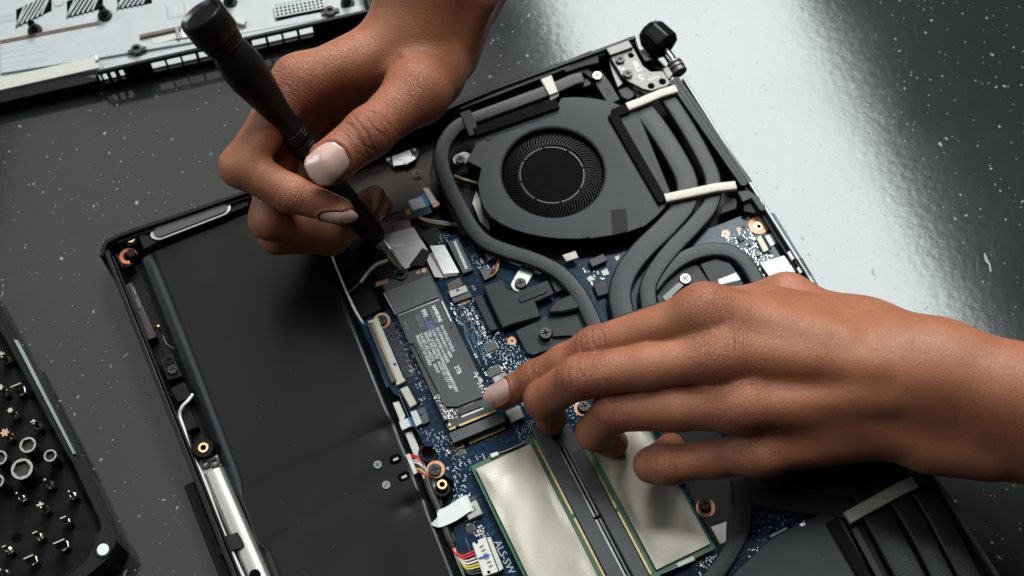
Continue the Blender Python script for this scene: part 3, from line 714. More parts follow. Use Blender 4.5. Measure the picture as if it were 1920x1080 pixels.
# big named packages
chip(921, 649, 5.0, 4.6, .9, chip_g, legs=9, name='controller_chip')
chip(928, 695, 5.4, 3.8, .9, chip_g, legs=8, name='controller_chip')
ind = chip(941, 714, 6.4, 6.4, 3.0, chip_lbl, name='inductor', bevel=.4); text('inductor_print', '3R3', 2.0, P2(936, 707, ZM + 3), E2A, ZM + 3.05, ink_k, mbd)
ind = chip(966, 776, 6.4, 6.0, 3.0, chip_lbl, name='inductor', bevel=.4)
ind = chip(886, 956, 6.6, 6.8, 3.0, chip_lbl, name='inductor', bevel=.4); text('inductor_print', 'R2', 3.0, P2(886, 956, ZM + 3), E2A + .15, ZM + 3.05, ink_k, mbd, 'CENTER')
chip(884, 936, 4.0, 2.0, 1.2)
chip(866, 848, 2.6, 2.4, .9, chip_g, legs=4)
chip(883, 990, 2.8, 3.2, .9, legs=4)
chip(869, 593, 2.6, 1.1, 1.0, legs=2); chip(877, 603, 2.9, 1.2, 1.0, legs=2); chip(883, 617, 2.9, 1.2, 1.0, legs=2); chip(864, 578, 2.6, 1.2, 1.0, legs=2)
chip(874, 605, 1, .5, .4)
chip(1121, 488, 7.6, 3.8, 3.0, chip_m, name='power_coil', bevel=.2)
on('solder_pad', [(1127, 508), (1138, 503), (1143, 514), (1131, 517)], ZM + .5, cream_pl); on('solder_pad', [(1100, 521), (1110, 517), (1115, 524), (1104, 528)], ZM + .5, cream_pl); on('solder_pad', [(1152, 482), (1162, 478), (1160, 486), (1156, 489)], ZM + .5, cream_pl)
on('foil_tab', [(1054, 478), (1079, 470), (1085, 483), (1062, 490)], 13.5, gasket_m, 12.0, .2)
chip(1395, 424, 1, 1, .6); chip(1390, 446, 2.6, 2.6, 1.4, chip_m, legs=3); chip(1408, 458, 2.0, 1.4, .9); chip(1445, 472, 1.6, 2.0, 1.0); chip(1422, 475, 1.8, 2.2, 1.2, comp_tan)
ringo('copper_ring', 1422, 422, 2.1, 4.6, ZM + .02, ZM + .5, copper, mbd); obj('ring_hole', MB().cyl(P2(1422, 423, ZM + .3), 2.05, ZM + .05, ZM + .2, 24), brass, mbd); disc('ring_hole', 1423, 424, 1.1, ZM + .1, ZM + .3, black_hole, mbd)
for x, y, r in ((1361, 438, 2.0), (1385, 430, 1.0), (960, 639, 2.0)):
    ringo('test_pad', x, y, r * .26, r, ZM + .02, ZM + .15, copper, mbd)
    disc('pad_hole', x, y, r * .25, ZM + .02, ZM + .1, black_hole, mbd)
cn = on('flex_connector', [(1418, 446), (1427, 441), (1442, 468), (1432, 473)], ZM + 2.0, cream_pl, bevel=.2)
on('connector_latch', [(1428, 441), (1433, 440), (1447, 464), (1442, 467)], ZM + 1.6, plastic, bevel=.1)
on('flex_ribbon', [(1433, 444), (1447, 437), (1455, 456), (1445, 462)], ZM + .9, ffc_w, ZM + .7); on('flex_end', [(1446, 438), (1457, 432), (1469, 450), (1455, 457)], ZM + 1.0, ffc_b, ZM + .7)
on('card_slot', [(1424, 493), (1470, 478), (1497, 508), (1450, 530)], ZM + 2.4, M('stamped_pale_steel', (.26, .275, .285), .4, metal=.5, var=.05), bevel=.3)
pz('usb_port', [(1476, 473), (1486, 466), (1494, 482), (1485, 488)], 8.6, 13.5, white_pl, mbd, .2); pz('usb_port', [(1494, 502), (1502, 497), (1509, 508), (1500, 513)], 8.6, 13, white_pl, mbd, .2)
pz('port_bracket', [(1484, 488), (1494, 482), (1500, 498), (1492, 505)], 8.6, 12, silver_p, mbd, .2)
# flexible flat cable and its connector left of the drive
ffc = pz('flat_cable', [(650, 622), (690, 610), (737, 722), (706, 732), (690, 700)], 6.4, 6.7, ffc_b, lap)
mb = MB()
for k in range(34):
    f = (k + .5) / 34; a = (690 + f * 47 - 3, 612 + f * 109); b = (a[0] - 24, a[1] + 9); mb.prism(strip(a, b, .16, 6.75), 6.71, 6.78)
obj('cable_lines', mb, M('dark_blue_print', (.01, .06, .14), .4), ffc, kind='stuff')
on('cable_connector', [(688, 606), (699, 602), (745, 712), (734, 719)], ZM + 1.6, slot_m, bevel=.2)
on('connector_bar', [(699, 601), (709, 597), (758, 712), (746, 718)], ZM + 2.3, cream_pl, bevel=.2)
on('connector_bar_end', [(690, 602), (709, 596), (711, 600), (692, 606)], ZM + 2.4, cream_pl); on('connector_bar_end', [(742, 716), (758, 709), (760, 714), (744, 722)], ZM + 2.4, cream_pl)
mb = MB()
for k in range(44):
    f = (k + .5) / 44; mb.box(P2(697.5 + 47 * f, 605 + 108 * f, ZM + 1.8), E2A, 1.0, .34, ZM + 1.6, ZM + 1.8)
obj('connector_pins', mb, gold, mbd, kind='stuff')
disc('ink_dot', 740, 683, .8, ZM + 2.3, ZM + 2.35, ink_blue, mbd)
mb = MB()
for r_ in range(5):
    for k in range(40): f = (k + .5) / 40; mb.box(P2(717 + r_ * 4 + 46 * f, 607 - r_ * 1.5 + 102 * f, ZM), E2A, .45, .22, ZM + .02, ZM + .12)
obj('via_field', mb, M('dull_gold', (.22, .16, .09), .5, metal=.5), mbd, kind='stuff')
on('small_connector', [(750, 729), (764, 723), (782, 757), (769, 764)], ZM + 2.0, cream_pl, bevel=.3); on('connector_latch', [(764, 724), (770, 722), (787, 754), (781, 757)], ZM + 1.4, plastic)
on('small_connector', [(769, 772), (781, 768), (792, 793), (780, 800)], ZM + 2.6, white_pl, bevel=.3); on('connector_body', [(782, 766), (797, 762), (806, 790), (792, 797)], ZM + 2.0, slot_m, bevel=.2)
disc('ink_dot', 790, 774, .7, ZM + 2.6, ZM + 2.66, ink_blue, mbd)
pz('flex_tail', [(742, 792), (767, 783), (775, 797), (750, 808)], 8.2, 8.5, white_tp, lap); pz('flex_tail', [(764, 784), (776, 781), (784, 797), (772, 800)], 8.55, 8.8, ffc_b, lap)
# keyboard connector above
on('keyboard_connector', [(841, 546), (873, 534), (878, 546), (846, 558)], ZM + 2.6, cream_pl, bevel=.2); on('connector_body', [(845, 558), (880, 545), (886, 556), (852, 568)], ZM + 1.8, slot_m, bevel=.1)
disc('ink_dot', 858, 544, .8, ZM + 2.6, ZM + 2.66, ink_blue, mbd); on('brown_flex', [(838, 532), (862, 520), (868, 534), (842, 545)], ZM + .6, brown_fl)
mb = MB()
for k in range(9): mb.prism(strip((861 + k * 2, 565 - k * .8), (864 + k * 2, 573 - k * .8), .22, ZM + .3), ZM + .05, ZM + .3)
obj('connector_pins', mb, copper, mbd, kind='stuff')
on('display_connector', [(838, 453), (858, 446), (888, 506), (868, 513)], ZM + 2.4, slot_m, bevel=.2)
mb = MB()
for k in range(26): f = (k + .5) / 26; mb.box(P2(852 + 23 * f, 452 + 52 * f, ZM + 2.5), E2A, 1.2, .28, ZM + 2.3, ZM + 2.52)
obj('connector_pins', mb, solder, mbd, kind='stuff')
on('fan_plug', [(899, 506), (914, 499), (924, 518), (909, 526)], ZM + 2.2, slot_m, bevel=.2)
for k, m_ in enumerate((wire_r, wire_k, wire_y)): tube('fan_wire', [(918 + k * 1.6, 514 + k * 2.2, ZM + 2), (929 + k * 1.5, 502 + k * 2, ZM + 2.6), (934 + k, 484, ZM + 1.5)], .34, m_, mbd, 6)
pz('coil', [(908, 473), (925, 468), (930, 484), (915, 488)], ZM, ZM + 3, chip_g, mbd, .3)
# M.2 socket
on('drive_socket', [(841, 812), (941, 772), (949, 790), (850, 831)], 14.0, slot_m, bevel=.2)
text('socket_print', '23463K', 1.9, P2(872, 806, 14), E2A, 14.03, print_d, mbd)
mb = MB()
for k in range(33):
    f = (k + .5) / 33
    if .18 < f < .27: continue
    mb.prism(strip((849 + 93 * f, 833 - 40 * f), (855 + 93 * f, 844 - 40 * f), .24, ZM + .9), ZM + .1, ZM + .9)
obj('socket_pins', mb, gold, mbd, kind='stuff')
on('pin_bed', [(851, 834), (947, 794), (953, 806), (858, 846)], ZM + .08, black_hole)
# mounting holes, screws and standoffs on the battery side
pz('steel_frame', [(752, 815), (772, 808), (790, 850), (800, 880), (826, 905), (830, 960), (850, 1000), (875, 1090), (850, 1095), (810, 960), (780, 890)], 3.2, 5.2, silver_p, lap)
pz('steel_frame', [(732, 757), (748, 752), (760, 780), (756, 790), (742, 790)], 4, 6, silver_p, lap)
ringo('copper_ring', 817, 880, 2.4, 3.9, ZM + .02, ZM + .2, copper, mbd); screw(815, 880, ZM + 1.8, 2.7, black_scr, mbd)
ringo('standoff_boss', 829, 916, 2.3, 3.3, 3.2, 11, plastic_s, lap); insert(829, 908, 13.2, 2.2)
ringo('screw_well', 803, 848, 3.0, 4.3, 3.2, ZM - 1.2, plastic, lap)
ringo('copper_ring', 716, 601, 2.4, 3.7, ZM + .02, ZM + .2, copper, mbd); screw(716, 599, ZM + 2.0, 2.5, black_scr, mbd)
ringo('copper_ring', 1092, 765, 2.3, 3.6, ZM + .02, ZM + .2, copper, mbd); screw(1095, 761, ZM + 1.8, 2.6, black_scr, mbd)
ringo('copper_ring', 1323, 952, 2.4, 4.0, ZM + .02, ZM + .2, copper, mbd); screw(1322, 944, ZM + 2.2, 2.7, black_scr, mbd)
on('white_corner', [(1333, 988), (1362, 978), (1361, 1016), (1350, 1020)], ZM + .1, white_pl)
for x, y in ((721, 598), (1402, 408), (838, 877)): on('silk_triangle', [(x - 3, y + 2), (x + 3, y - 3), (x + 4, y + 4)], ZM + .06, silk)
# battery cable: plug, sleeve, label, connector and coloured wires
pz('battery_plug', [(760, 853), (768, 849), (783, 886), (776, 891)], 8.5, 12.2, white_pl, lap, .4)
for k, (m_, o) in enumerate(((wire_r, 0), (wire_r, 3), (wire_p, 9), (wire_w, 13), (wire_k, 18), (wire_y, 24), (wire_r, 29))):
    tube('battery_wire', [(769 + o * .45, 853 + o * 1.05, 10.8), (784 + o * .42, 858 + o * 1.1, 12), (797 + o * .10, 884 + o * .5, 11), (803, 907, 10)], .42, m_, lap, 7)
tube('cable_sleeve', [(800, 898, 10), (809, 925, 10.2), (826, 962, 10.2), (840, 1005, 10), (850, 1025, 9.6)], 1.7, rubber_b, lap, 14)
tube('sleeve_tie', [(842, 1020, 9.8), (855, 1017, 11)], 1.0, black_tp, lap, 8)
tp = [P(x, y, z) for x, y, z in ((819, 972, 8), (822, 973, 12.2), (828, 971, 12.6), (848, 962, 12.7), (872, 946, 12.9), (882, 943, 12.0))]
obj('cable_label', MB().sweep(smooth(tp, 4), [(-3.6, -.07), (3.6, -.07), (3.6, .07), (-3.6, .07)]), white_tp, lap)
bc = on('battery_connector', [(885, 1018), (910, 1006), (935, 1072), (906, 1082)], ZM + 4.2, white_pl, bevel=.4)
on('connector_shell', [(912, 1008), (920, 1006), (945, 1066), (936, 1072)], ZM + 3.4, silver_p, bevel=.2)
for x, y in ((893, 1016), (916, 1072)): on('connector_window', [(x - 3, y - 1), (x + 2, y - 3), (x + 4, y + 2), (x - 1, y + 4)], ZM + 4.26, black_hole, ZM + 4.2)
for k in range(6): on('connector_rib', [(899 + k * 3.4, 1024 + k * 7.4), (906 + k * 3.4, 1021 + k * 7.4), (907 + k * 3.4, 1023.5 + k * 7.4), (900 + k * 3.4, 1027 + k * 7.4)], ZM + 4.5, comp_tan, ZM + 4.2)
on('ink_mark', [(896, 1046), (918, 1038), (917, 1043), (900, 1048)], ZM + 4.6, ink_blue, ZM + 4.2)
for k, (m_, o) in enumerate(((wire_r, 0), (wire_r, 5), (wire_p, 12), (wire_w, 18), (wire_y, 24), (wire_y, 29), (wire_k, 35), (wire_k, 40))):
    tube('battery_wire', [(849 + o * .05, 1024, 9.6), (853 + o * .3, 1036 + o * .5, 10.8), (868 + o * .3, 1042 + o * .85, 12), (888 + o * .42, 1034 + o * .98, 12)], .45, m_, lap, 7)
text('board_print', 'ALS-SW', 4.4, P2(931, 1014, ZM), E1A, ZM + .05, silk, mbd); text('board_print', 'JKB', 1.9, P2(886, 535, ZM), E1A, ZM + .05, silk, mbd)
# memory: two modules under shields with the double socket between them
def wavy(s0, s1, t0, t1, z, mat, name, parent, seed):
    rs = np.random.RandomState(seed); ns, nt_ = 64, 30; V = []; ph = rs.rand(8) * 6.3
    for i in range(ns):
        for j in range(nt_):
            s = s0 + (s1 - s0) * i / (ns - 1); t = t0 + (t1 - t0) * j / (nt_ - 1)
            u, v = i / (ns - 1), j / (nt_ - 1); e = min(u, 1 - u, v, 1 - v) * 8; e = min(e, 1)
            d = 1.5 * (.22 * math.sin(u * 7.5 + ph[0] + 1.5 * math.sin(v * 4 + ph[1])) + .20 * math.sin(v * 6.5 + ph[2] + 1.2 * math.sin(u * 5 + ph[3])) + .12 * math.sin(u * 15 + v * 9 + ph[4])) * e
            V.append((*L(s, t), z + d))
    n = len(V); F = [(i*nt_ + j, i*nt_ + j + 1, (i+1)*nt_ + j + 1, (i+1)*nt_ + j)[::-1] for i in range(ns - 1) for j in range(nt_ - 1)]
    ed = [j for j in range(nt_)] + [i*nt_ + nt_ - 1 for i in range(1, ns)] + [(ns-1)*nt_ + j for j in range(nt_ - 2, -1, -1)] + [i*nt_ for i in range(ns - 2, 0, -1)]
    for k in ed: V.append((V[k][0], V[k][1], z - 1.2))
    for k in range(len(ed)): F.append((ed[k], ed[(k+1) % len(ed)], n + (k+1) % len(ed), n + k))
    return obj(name, MB().add(V, F), mat, parent, angle=40)
def memory(s0, s1, t0, t1, flip, seed):
    b = obj('memory_module', MB().prism(lq(s0, s1, t0, t1), 11.2, 12.2), green_pcb, lap, .2)
    a, c = (t0 + 1.6, t1 - 3.4) if not flip else (t0 + 3.4, t1 - 1.6)
    wavy(s0 + 2.6, s1 - 2.6, a, c, 13.7, silver_sh, 'memory_shield', b, seed)
    g = t1 - .75 if not flip else t0 + .75; mb = MB(); n = 110
    for k in range(n):
        if 58 < k < 62: continue
        mb.box(L(s0 + 2 + (s1 - s0 - 4) * k / n, g), E1A, .38, .9, 12.2, 12.26)
    obj('memory_contacts', mb, gold, b, kind='stuff')
    ringo('module_hole', 0, 0, .3, .8, 12.2, 12.24, copper, b) if False else None
    return b
memory(162.0, 232.0, 106.8, 137.2, False, 3)
memory(167.5, 237.5, 153.2, 183.2, True, 8)
obj('memory_socket', MB().prism(lq(158, 236, 137.3, 143.6), ZM, 12.8), slot_m, mbd, .3)
obj('memory_socket', MB().prism(lq(163, 242, 147.0, 153.1), ZM, 12.8), slot_m, mbd, .3)
obj('socket_bed', MB().prism(lq(160, 240, 143.7, 146.9), ZM, 9.4), black_hole, mbd)
mb = MB()
for k in range(170):
    if 94 < k < 98: continue
    s = 162 + k * .44; mb.box(L(s, 144.5), E2A, 1.0, .2, 9.4, 9.9); mb.box(L(s, 146.2), E2A, .8, .2, 9.4, 10.2)
obj('socket_pins', mb, solder, mbd, kind='stuff')
obj('socket_label', MB().prism(lq(166, 176, 147.6, 152.6), 12.8, 12.9), print_d, mbd)
tube('module_latch', [(926, 853, 12.6), (950, 845, 13), (985, 830, 13)], .55, steel, mbd, 8); pz('latch_end', [(918, 851), (933, 846), (936, 853), (922, 859)], 11.2, 13.6, white_pl, mbd, .3)
pz('latch_end', [(1268, 1056), (1300, 1042), (1304, 1050), (1272, 1064)], 11.2, 13.6, white_pl, mbd, .3); tube('module_latch', [(1240, 1076, 12.6), (1268, 1064, 13), (1290, 1052, 13)], .55, steel, mbd, 8)
# tiny soldered parts, far too many and too small to count one by one
caps, ends, darks, lite = MB(), MB(), MB(), MB()
def inside(p, poly):
    c = False
    for i in range(len(poly)):
        a, b = poly[i], poly[i - 1]
        if (a[1] > p[1]) != (b[1] > p[1]) and p[0] < (b[0] - a[0]) * (p[1] - a[1]) / (b[1] - a[1]) + a[0]: c = not c
    return c
rs = np.random.RandomState(4); taken = []
def part(p, big, rot, kind):
    ang = E2A + (math.pi / 2 if rot else 0); ln, wd = (1.7, .95) if big == 2 else (1.05, .58) if big else (.62, .34); h = wd * .75
    u = np.array([math.cos(ang), math.sin(ang)])
    (caps if kind == 0 else darks).box(p, ang, ln * .5, wd * .96, ZM + .03, ZM + h * .97)
    for sgn in (1, -1): ends.box(np.array(p) + u * sgn * ln * .375, ang, ln * .25, wd, ZM + .03, ZM + h)
def fill(poly, n, pbig=.12, gap=.75):
    w_ = PL(poly, ZM); lo_ = np.min(w_, 0); hi_ = np.max(w_, 0); k = 0; tries = 0
    while k < n and tries < n * 14:
        tries += 1; p = lo_ + rs.rand(2) * (hi_ - lo_)
        # parts sit in short ordered rows
        s_, t_ = (p - L0) @ E1, (p - L0) @ E2; s_ = round(s_ / .85) * .85; t_ = round(t_ / .7) * .7; p = L0 + s_ * E1 + t_ * E2
        if not inside(p, w_) or any(abs(p[0] - q[0]) < gap and abs(p[1] - q[1]) < gap for q in taken[-400:]): continue
        taken.append(p); k += 1; r_ = rs.rand()
        if r_ < .22: lite.box(p, E2A, .42, .30 + .25 * rs.rand(), ZM + .03, ZM + .12)
        else: part(p, 1 if rs.rand() < pbig else 0, rs.rand() < .5, 0 if rs.rand() < .6 else 1)
fill([(850, 570), (888, 556), (935, 640), (905, 640)], 80); fill([(888, 640), (940, 618), (985, 690), (912, 720)], 95); fill([(940, 640), (975, 648), (1010, 690), (960, 720), (930, 700)], 70)
fill([(868, 440), (905, 440), (935, 500), (915, 520), (890, 500)], 70); fill([(738, 600), (752, 596), (812, 745), (790, 760)], 60); fill([(785, 800), (840, 812), (860, 850), (850, 862), (812, 842)], 50)
fill([(850, 850), (930, 845), (870, 900), (905, 960), (880, 990), (850, 945)], 90, .3); fill([(960, 800), (1040, 772), (1060, 792), (980, 830)], 70); fill([(1350, 440), (1415, 430), (1425, 490), (1395, 480)], 60); fill([(1400, 470), (1440, 470), (1462, 492), (1430, 520)], 60)
fill([(1060, 765), (1090, 752), (1100, 790), (1075, 800)], 30, gap=1.1); fill([(1410, 935), (1480, 950), (1550, 958), (1430, 1040), (1400, 1060)], 80); fill([(940, 745), (1000, 720), (1020, 750), (985, 770)], 60); fill([(1305, 1050), (1345, 1035), (1335, 1075), (1310, 1085)], 30)
fill([(885, 1000), (905, 990), (920, 1005), (905, 1010)], 14, .6); fill([(1090, 500), (1120, 510), (1140, 530), (1110, 540)], 20); fill([(820, 440), (840, 436), (845, 452), (825, 460)], 12)
for x, y, rt in ((880, 590, 0), (884, 600, 0), (906, 616, 1), (894, 596, 1), (896, 607, 1), (908, 628, 1), (932, 626, 0), (900, 645, 0), (947, 683, 0), (944, 690, 0), (911, 702, 1), (867, 938, 0), (864, 930, 0), (878, 930, 0), (896, 1004, 0), (898, 996, 0), (900, 988, 0), (840, 848, 1), (892, 668, 1), (918, 668, 1)):
    part(P2(x, y, ZM), 2, rt, 0)
for poly in ((1003, 0),): pass
obj('tiny_capacitors', caps, comp_tan, mbd, kind='stuff', flat=True); obj('tiny_resistors', darks, chip_m, mbd, kind='stuff', flat=True); obj('solder_ends', ends, solder, mbd, kind='stuff', flat=True); obj('solder_dots', lite, silk, mbd, kind='stuff', flat=True)
# printed tracks that run beside the drive
mb = MB()
for k in range(9):
    pts = [(851 + k * 3.2, 575 + (k % 3) * 6), (870 + k * 3.4, 612 + (k % 4) * 5), (872 + k * 3.6, 628 + (k % 3) * 5), (892 + k * 3.2, 668 + (k % 4) * 6)]
    for a, b in zip(pts, pts[1:]): mb.prism(strip(a, b, .16, ZM + .05), ZM + .01, ZM + .05)
for a, b in (((748, 738), (770, 790)), ((770, 790), (786, 812)), ((814, 836), (826, 856)), ((826, 856), (822, 862)), ((852, 900), (858, 926)), ((858, 926), (846, 944)), ((873, 1008), (880, 1028)), ((830, 838), (840, 850))): mb.prism(strip(a, b, .18, ZM + .05), ZM + .01, ZM + .05)
obj('silk_tracks', mb, M('pale_blue_track', (.08, .20, .34), .4), mbd, kind='stuff')

# ------------------------------------------------------------------ daughter board, ribbons and frame above the drive
fr = pz('keyboard_frame', [(640, 300), (730, 230), (820, 240), (812, 290), (806, 330), (812, 385), (760, 395), (650, 420)], 3.2, 5.0, M('brown_black_metal', (.020, .010, .007), .5, var=.25, spec=.25), lap)
disc('frame_hole', 806, 256, 1.2, 5.0, 5.1, black_hole, fr); ringo('frame_hole', 783, 326, 1.6, 2.6, 5.0, 5.5, dark_met, fr); screw(783, 326, 6.0, 1.6, black_scr, fr)
pz('connector_cover', [(716, 292), (765, 272), (788, 284), (780, 300), (740, 316)], 5.1, 6.5, black_pcb, fr, .2)
pz('crinkled_foil_tab', [(735, 294), (768, 281), (773, 292), (757, 308), (738, 311)], 6.6, 7.2, foil_m, fr); pz('crinkled_foil_tab', [(757, 304), (776, 292), (780, 297), (762, 308)], 6.8, 7.5, foil_m, fr)
for x, y in ((728, 299), (777, 281)): disc('cover_rivet', x, y, .9, 6.5, 6.9, steel, fr)
ub = pz('usb_board', [(640, 440), (705, 402), (792, 362), (812, 398), (770, 412), (722, 432), (660, 470)], 5.2, 7.2, black_pcb, lap, .2)
text('usb_print', 'USB', 2.5, P2(743, 412, 7.2), E2A + math.pi, 7.25, print_g, ub)
pz('board_edge', [(703, 410), (762, 388), (763, 390), (704, 412)], 7.2, 7.6, steel, ub); pz('blue_tab', [(764, 378), (796, 362), (806, 384), (774, 398)], 7.2, 7.5, ffc_b, ub); pz('white_sticker', [(766, 376), (791, 369), (800, 387), (774, 394)], 7.52, 7.7, grey_lbl, ub)
pz('orange_tab', [(759, 393), (768, 391), (771, 401), (763, 404)], 7.2, 8.2, orange, ub); pz('brass_tab', [(792, 352), (803, 352), (824, 383), (812, 390)], 5.5, 8.0, silver_p, ub, .2); pz('brass_tab', [(810, 382), (822, 377), (825, 384), (813, 389)], 8.02, 8.6, copper, ub)
for k, m_ in enumerate((wire_p, wire_b, wire_y)): tube('thin_wire', [(782, 405 + k, 6.5), (800, 411 + k * 2, 7), (825, 415 + k * 2.5, 7), (858, 420 + k * 2, 6)], .34, m_, lap, 6)
for k, m_ in enumerate((wire_p, wire_y)): tube('thin_wire', [(852, 328 + k * 2, 6.5), (870, 335 + k * 2, 7), (898, 343 + k * 2, 7)], .34, m_, lap, 6)
pz('steel_frame', [(886, 380), (893, 356), (903, 380), (916, 410), (918, 432), (900, 415)], 3.2, 6, silver_p, lap)
rib = pz('ribbon_cable', [(716, 441), (775, 426), (803, 470), (745, 482)], 8.0, 8.3, foil_m, lap)
pz('ribbon_fold', [(741, 478), (790, 466), (770, 500), (760, 504), (752, 496)], 8.5, 8.8, white_tp, rib); pz('ribbon_tape', [(767, 498), (792, 465), (808, 472), (795, 498)], 9.0, 9.3, black_tp, rib)
pz('pink_film', [(700, 420), (768, 412), (772, 427), (716, 440)], 7.9, 8.0, M('pink_film', (.22, .15, .145), .35), rib)
pz('ribbon_cable', [(806, 461), (833, 459), (861, 511), (832, 514)], 9.6, 9.9, foil_m, lap); pz('ribbon_fold', [(797, 480), (812, 473), (832, 514), (838, 521), (815, 519)], 8.8, 9.2, white_tp, rib); pz('brown_film', [(806, 476), (812, 472), (834, 514), (858, 511), (858, 516), (832, 520)], 9.3, 9.5, M('brown_film', (.20, .11, .08), .4), rib)
pz('black_pad', [(785, 438), (815, 425), (842, 448), (833, 458), (806, 460)], 5, 7.4, black_tp, lap)
tube('white_lead', [(728, 488, 13), (705, 497, 13), (688, 515, 12), (677, 530, 11)], .85, wire_w, lap); tube('black_lead', [(677, 530, 11), (660, 545, 9), (646, 558, 8)], .7, wire_k, lap)
tube('antenna_cable', [(620, 472, 9), (632, 505, 9), (650, 548, 9), (668, 585, 9), (682, 608, 8)], .6, ffc_w, lap)
for x, y in ((618, 502), (631, 527)): insert(x, y, 9, 1.4, brass, 3)
pz('side_plate', [(625, 470), (660, 455), (715, 580), (690, 592), (664, 600)], 3.2, 6.5, plastic, lap, .2)
disc('drive_standoff', 752, 514, 3.4, 5, 11.6, black_scr, lap)
# ------------------------------------------------------------------ cooling: heat pipes, plates, fans
def pipe(pts, wd, h=3.2, zc=13.0, mat=pipe_m, name='heat_pipe', ends=None):
    path = smooth([P(q[0], q[1], q[2] if len(q) > 2 else zc) for q in pts], 10)
    return obj(name, MB().sweep(path, flat_section(wd * 1.05, h, .95, 4)), mat, lap, angle=60)
pipe([(868, 232), (850, 246), (833, 272), (828, 305), (840, 345), (862, 388), (884, 428), (912, 456), (950, 472), (1000, 488), (1045, 510), (1076, 540), (1098, 575), (1120, 622)], 7.0, 3.2, 13.4)
bar = pipe([(1092, 148), (1075, 152), (1040, 167), (960, 197), (895, 221), (866, 233)], 6.4, 3.2, 13.6)
pz('pipe_tip', [(1072, 146), (1088, 141), (1098, 145), (1095, 152), (1080, 162)], 12.0, 14.6, pipe_m, lap, .8)
pipe([(1196, 196), (1213, 216), (1243, 258), (1272, 306), (1288, 345), (1284, 384), (1250, 426), (1205, 470), (1175, 510), (1162, 552), (1170, 598)], 9.8, 3.2, 13.2)
pipe([(1246, 178), (1262, 200), (1290, 244), (1318, 294), (1336, 338), (1332, 384), (1302, 424), (1262, 466), (1232, 504), (1215, 540), (1218, 584)], 7.4, 3.2, 13.2)
pipe([(1222, 540), (1246, 512), (1284, 484), (1330, 470), (1372, 474), (1400, 496), (1420, 530), (1440, 575)], 6.6, 3.0, 12.6)
pipe([(1386, 900), (1394, 950), (1386, 1000), (1360, 1050), (1325, 1095)], 7.2, 3.2, 13.0)
pipe([(1392, 905), (1430, 930), (1490, 941), (1560, 948), (1600, 955)], 9.5, 3.0, 13.0)
pipe([(1480, 900), (1560, 905), (1610, 930), (1644, 968), (1668, 1010), (1720, 1110)], 11.6, 3.0, 13.0)
pipe([(1560, 890), (1630, 900), (1676, 928), (1706, 968), (1732, 1014), (1780, 1110)], 8.6, 3.0, 13.0)
pipe([(1640, 880), (1690, 895), (1726, 922), (1754, 962), (1782, 1014), (1832, 1110)], 8.8, 3.0, 13.0)
pz('shroud_base', [(1400, 880), (1700, 820), (1860, 1060), (1900, 1130), (1640, 1130), (1590, 1000), (1560, 962), (1500, 955), (1420, 938)], 8.7, 10.8, plastic, lap)
pl = lambda name, pts, z0, z1, b=.5, m=plate_m: pz(name, pts, z0, z1, m, lap, b)
Z2 = lambda pts: unz(0, 6.353, 860, 520, pts); Z3 = lambda pts: unz(0, 6.353, 1080, 430, pts)
cp = pl('cooling_plate', Z2([(285, 95), (525, 15), (580, 130), (690, 168), (1060, 25), (1145, 195), (915, 290), (985, 465), (640, 560), (520, 605)]), 11.0, 14.0, .6)
obj('plate_ridge', MB().prism(obl(P2(*Z2([(885, 212)])[0], 14.2), E2A - .04, 14.2, 3.0), 13.5, 14.6), plate_m, cp, .45, 3)
pl('plate_wing', Z2([(175, 235), (275, 200), (470, 615), (372, 642)]), 10.0, 12.2, .4)
pl('cooling_plate', Z2([(670, 635), (985, 490), (1050, 430), (1440, 330), (1700, 620), (1500, 760), (1300, 780), (890, 930), (812, 902)]), 9.6, 11.6, .4)
pl('pipe_end', Z2([(1065, 375), (1165, 262), (1350, 195), (1440, 310), (1440, 370), (1240, 415), (1085, 425)]), 12.0, 15.2, .9)
pl('cooling_plate', Z2([(1085, 20), (1230, -25), (1340, 120), (1150, 185)]), 9.8, 12.0)
pl('plate_wing', Z3([(200, 650), (360, 590), (400, 760), (260, 800)]), 9.4, 11.2, .3)
pl('cooling_plate', Z3([(900, 800), (1180, 490), (1440, 420), (1600, 640), (1500, 760), (1250, 860)]), 9.4, 11.0, .3)
pl('cooling_plate', Z3([(1480, 412), (1660, 350), (1830, 400), (1960, 560), (1960, 700), (1610, 650)]), 9.6, 12.0, .3)
pz('white_sticker', Z3([(1690, 600), (1905, 515), (1960, 600), (1710, 660)]), 12.02, 12.2, white_tp, lap)
pl('spring_arm', Z3([(1025, 800), (1225, 625), (1290, 665), (1150, 790), (1180, 850), (1090, 890)]), 13.0, 14.0, .2, M('grey_spring_steel', (.085, .09, .092), .42, metal=.4))
pl('arm_mount', Z3([(960, 790), (1020, 770), (1060, 880), (1000, 900)]), 11, 14.4, .2)
pl('sink_block', [(1104, 616), (1150, 596), (1243, 562), (1252, 580), (1330, 690), (1180, 740)], 11, 16.2, .5)
pl('spring_arm', Z2([(1120, 620), (1410, 600), (1440, 625), (1480, 690), (1370, 760), (1345, 690), (1120, 705)]), 12.4, 13.5, .2)
ringo('screw_well', *Z2([(1035, 690)])[0], 2.8, 4.5, 11.62, 11.9, plate_m, lap)
screw(976, 530, 11.6, 2.6, black_scr, lap); screw(1023, 624, 15.0, 2.8, black_scr, lap, 3.2); screw(1285, 522, 14.8, 2.6, nickel, lap, 2.4, .8); screw(863, 298, 12.0, 2.3, black_scr, lap)
obj('screw_tab', MB().prism(obl(P2(*unz(0, 6.353, 800, 380, [(1150, 880)])[0], 9.9), rad(62), 16, 6.8), 9.0, 10.0), steel, lap, .2)
obj('screw_tab', MB().prism(obl(P2(866, 297, 10.3), E2A, 9, 6.2), 9.0, 10.4), steel, lap, .2)
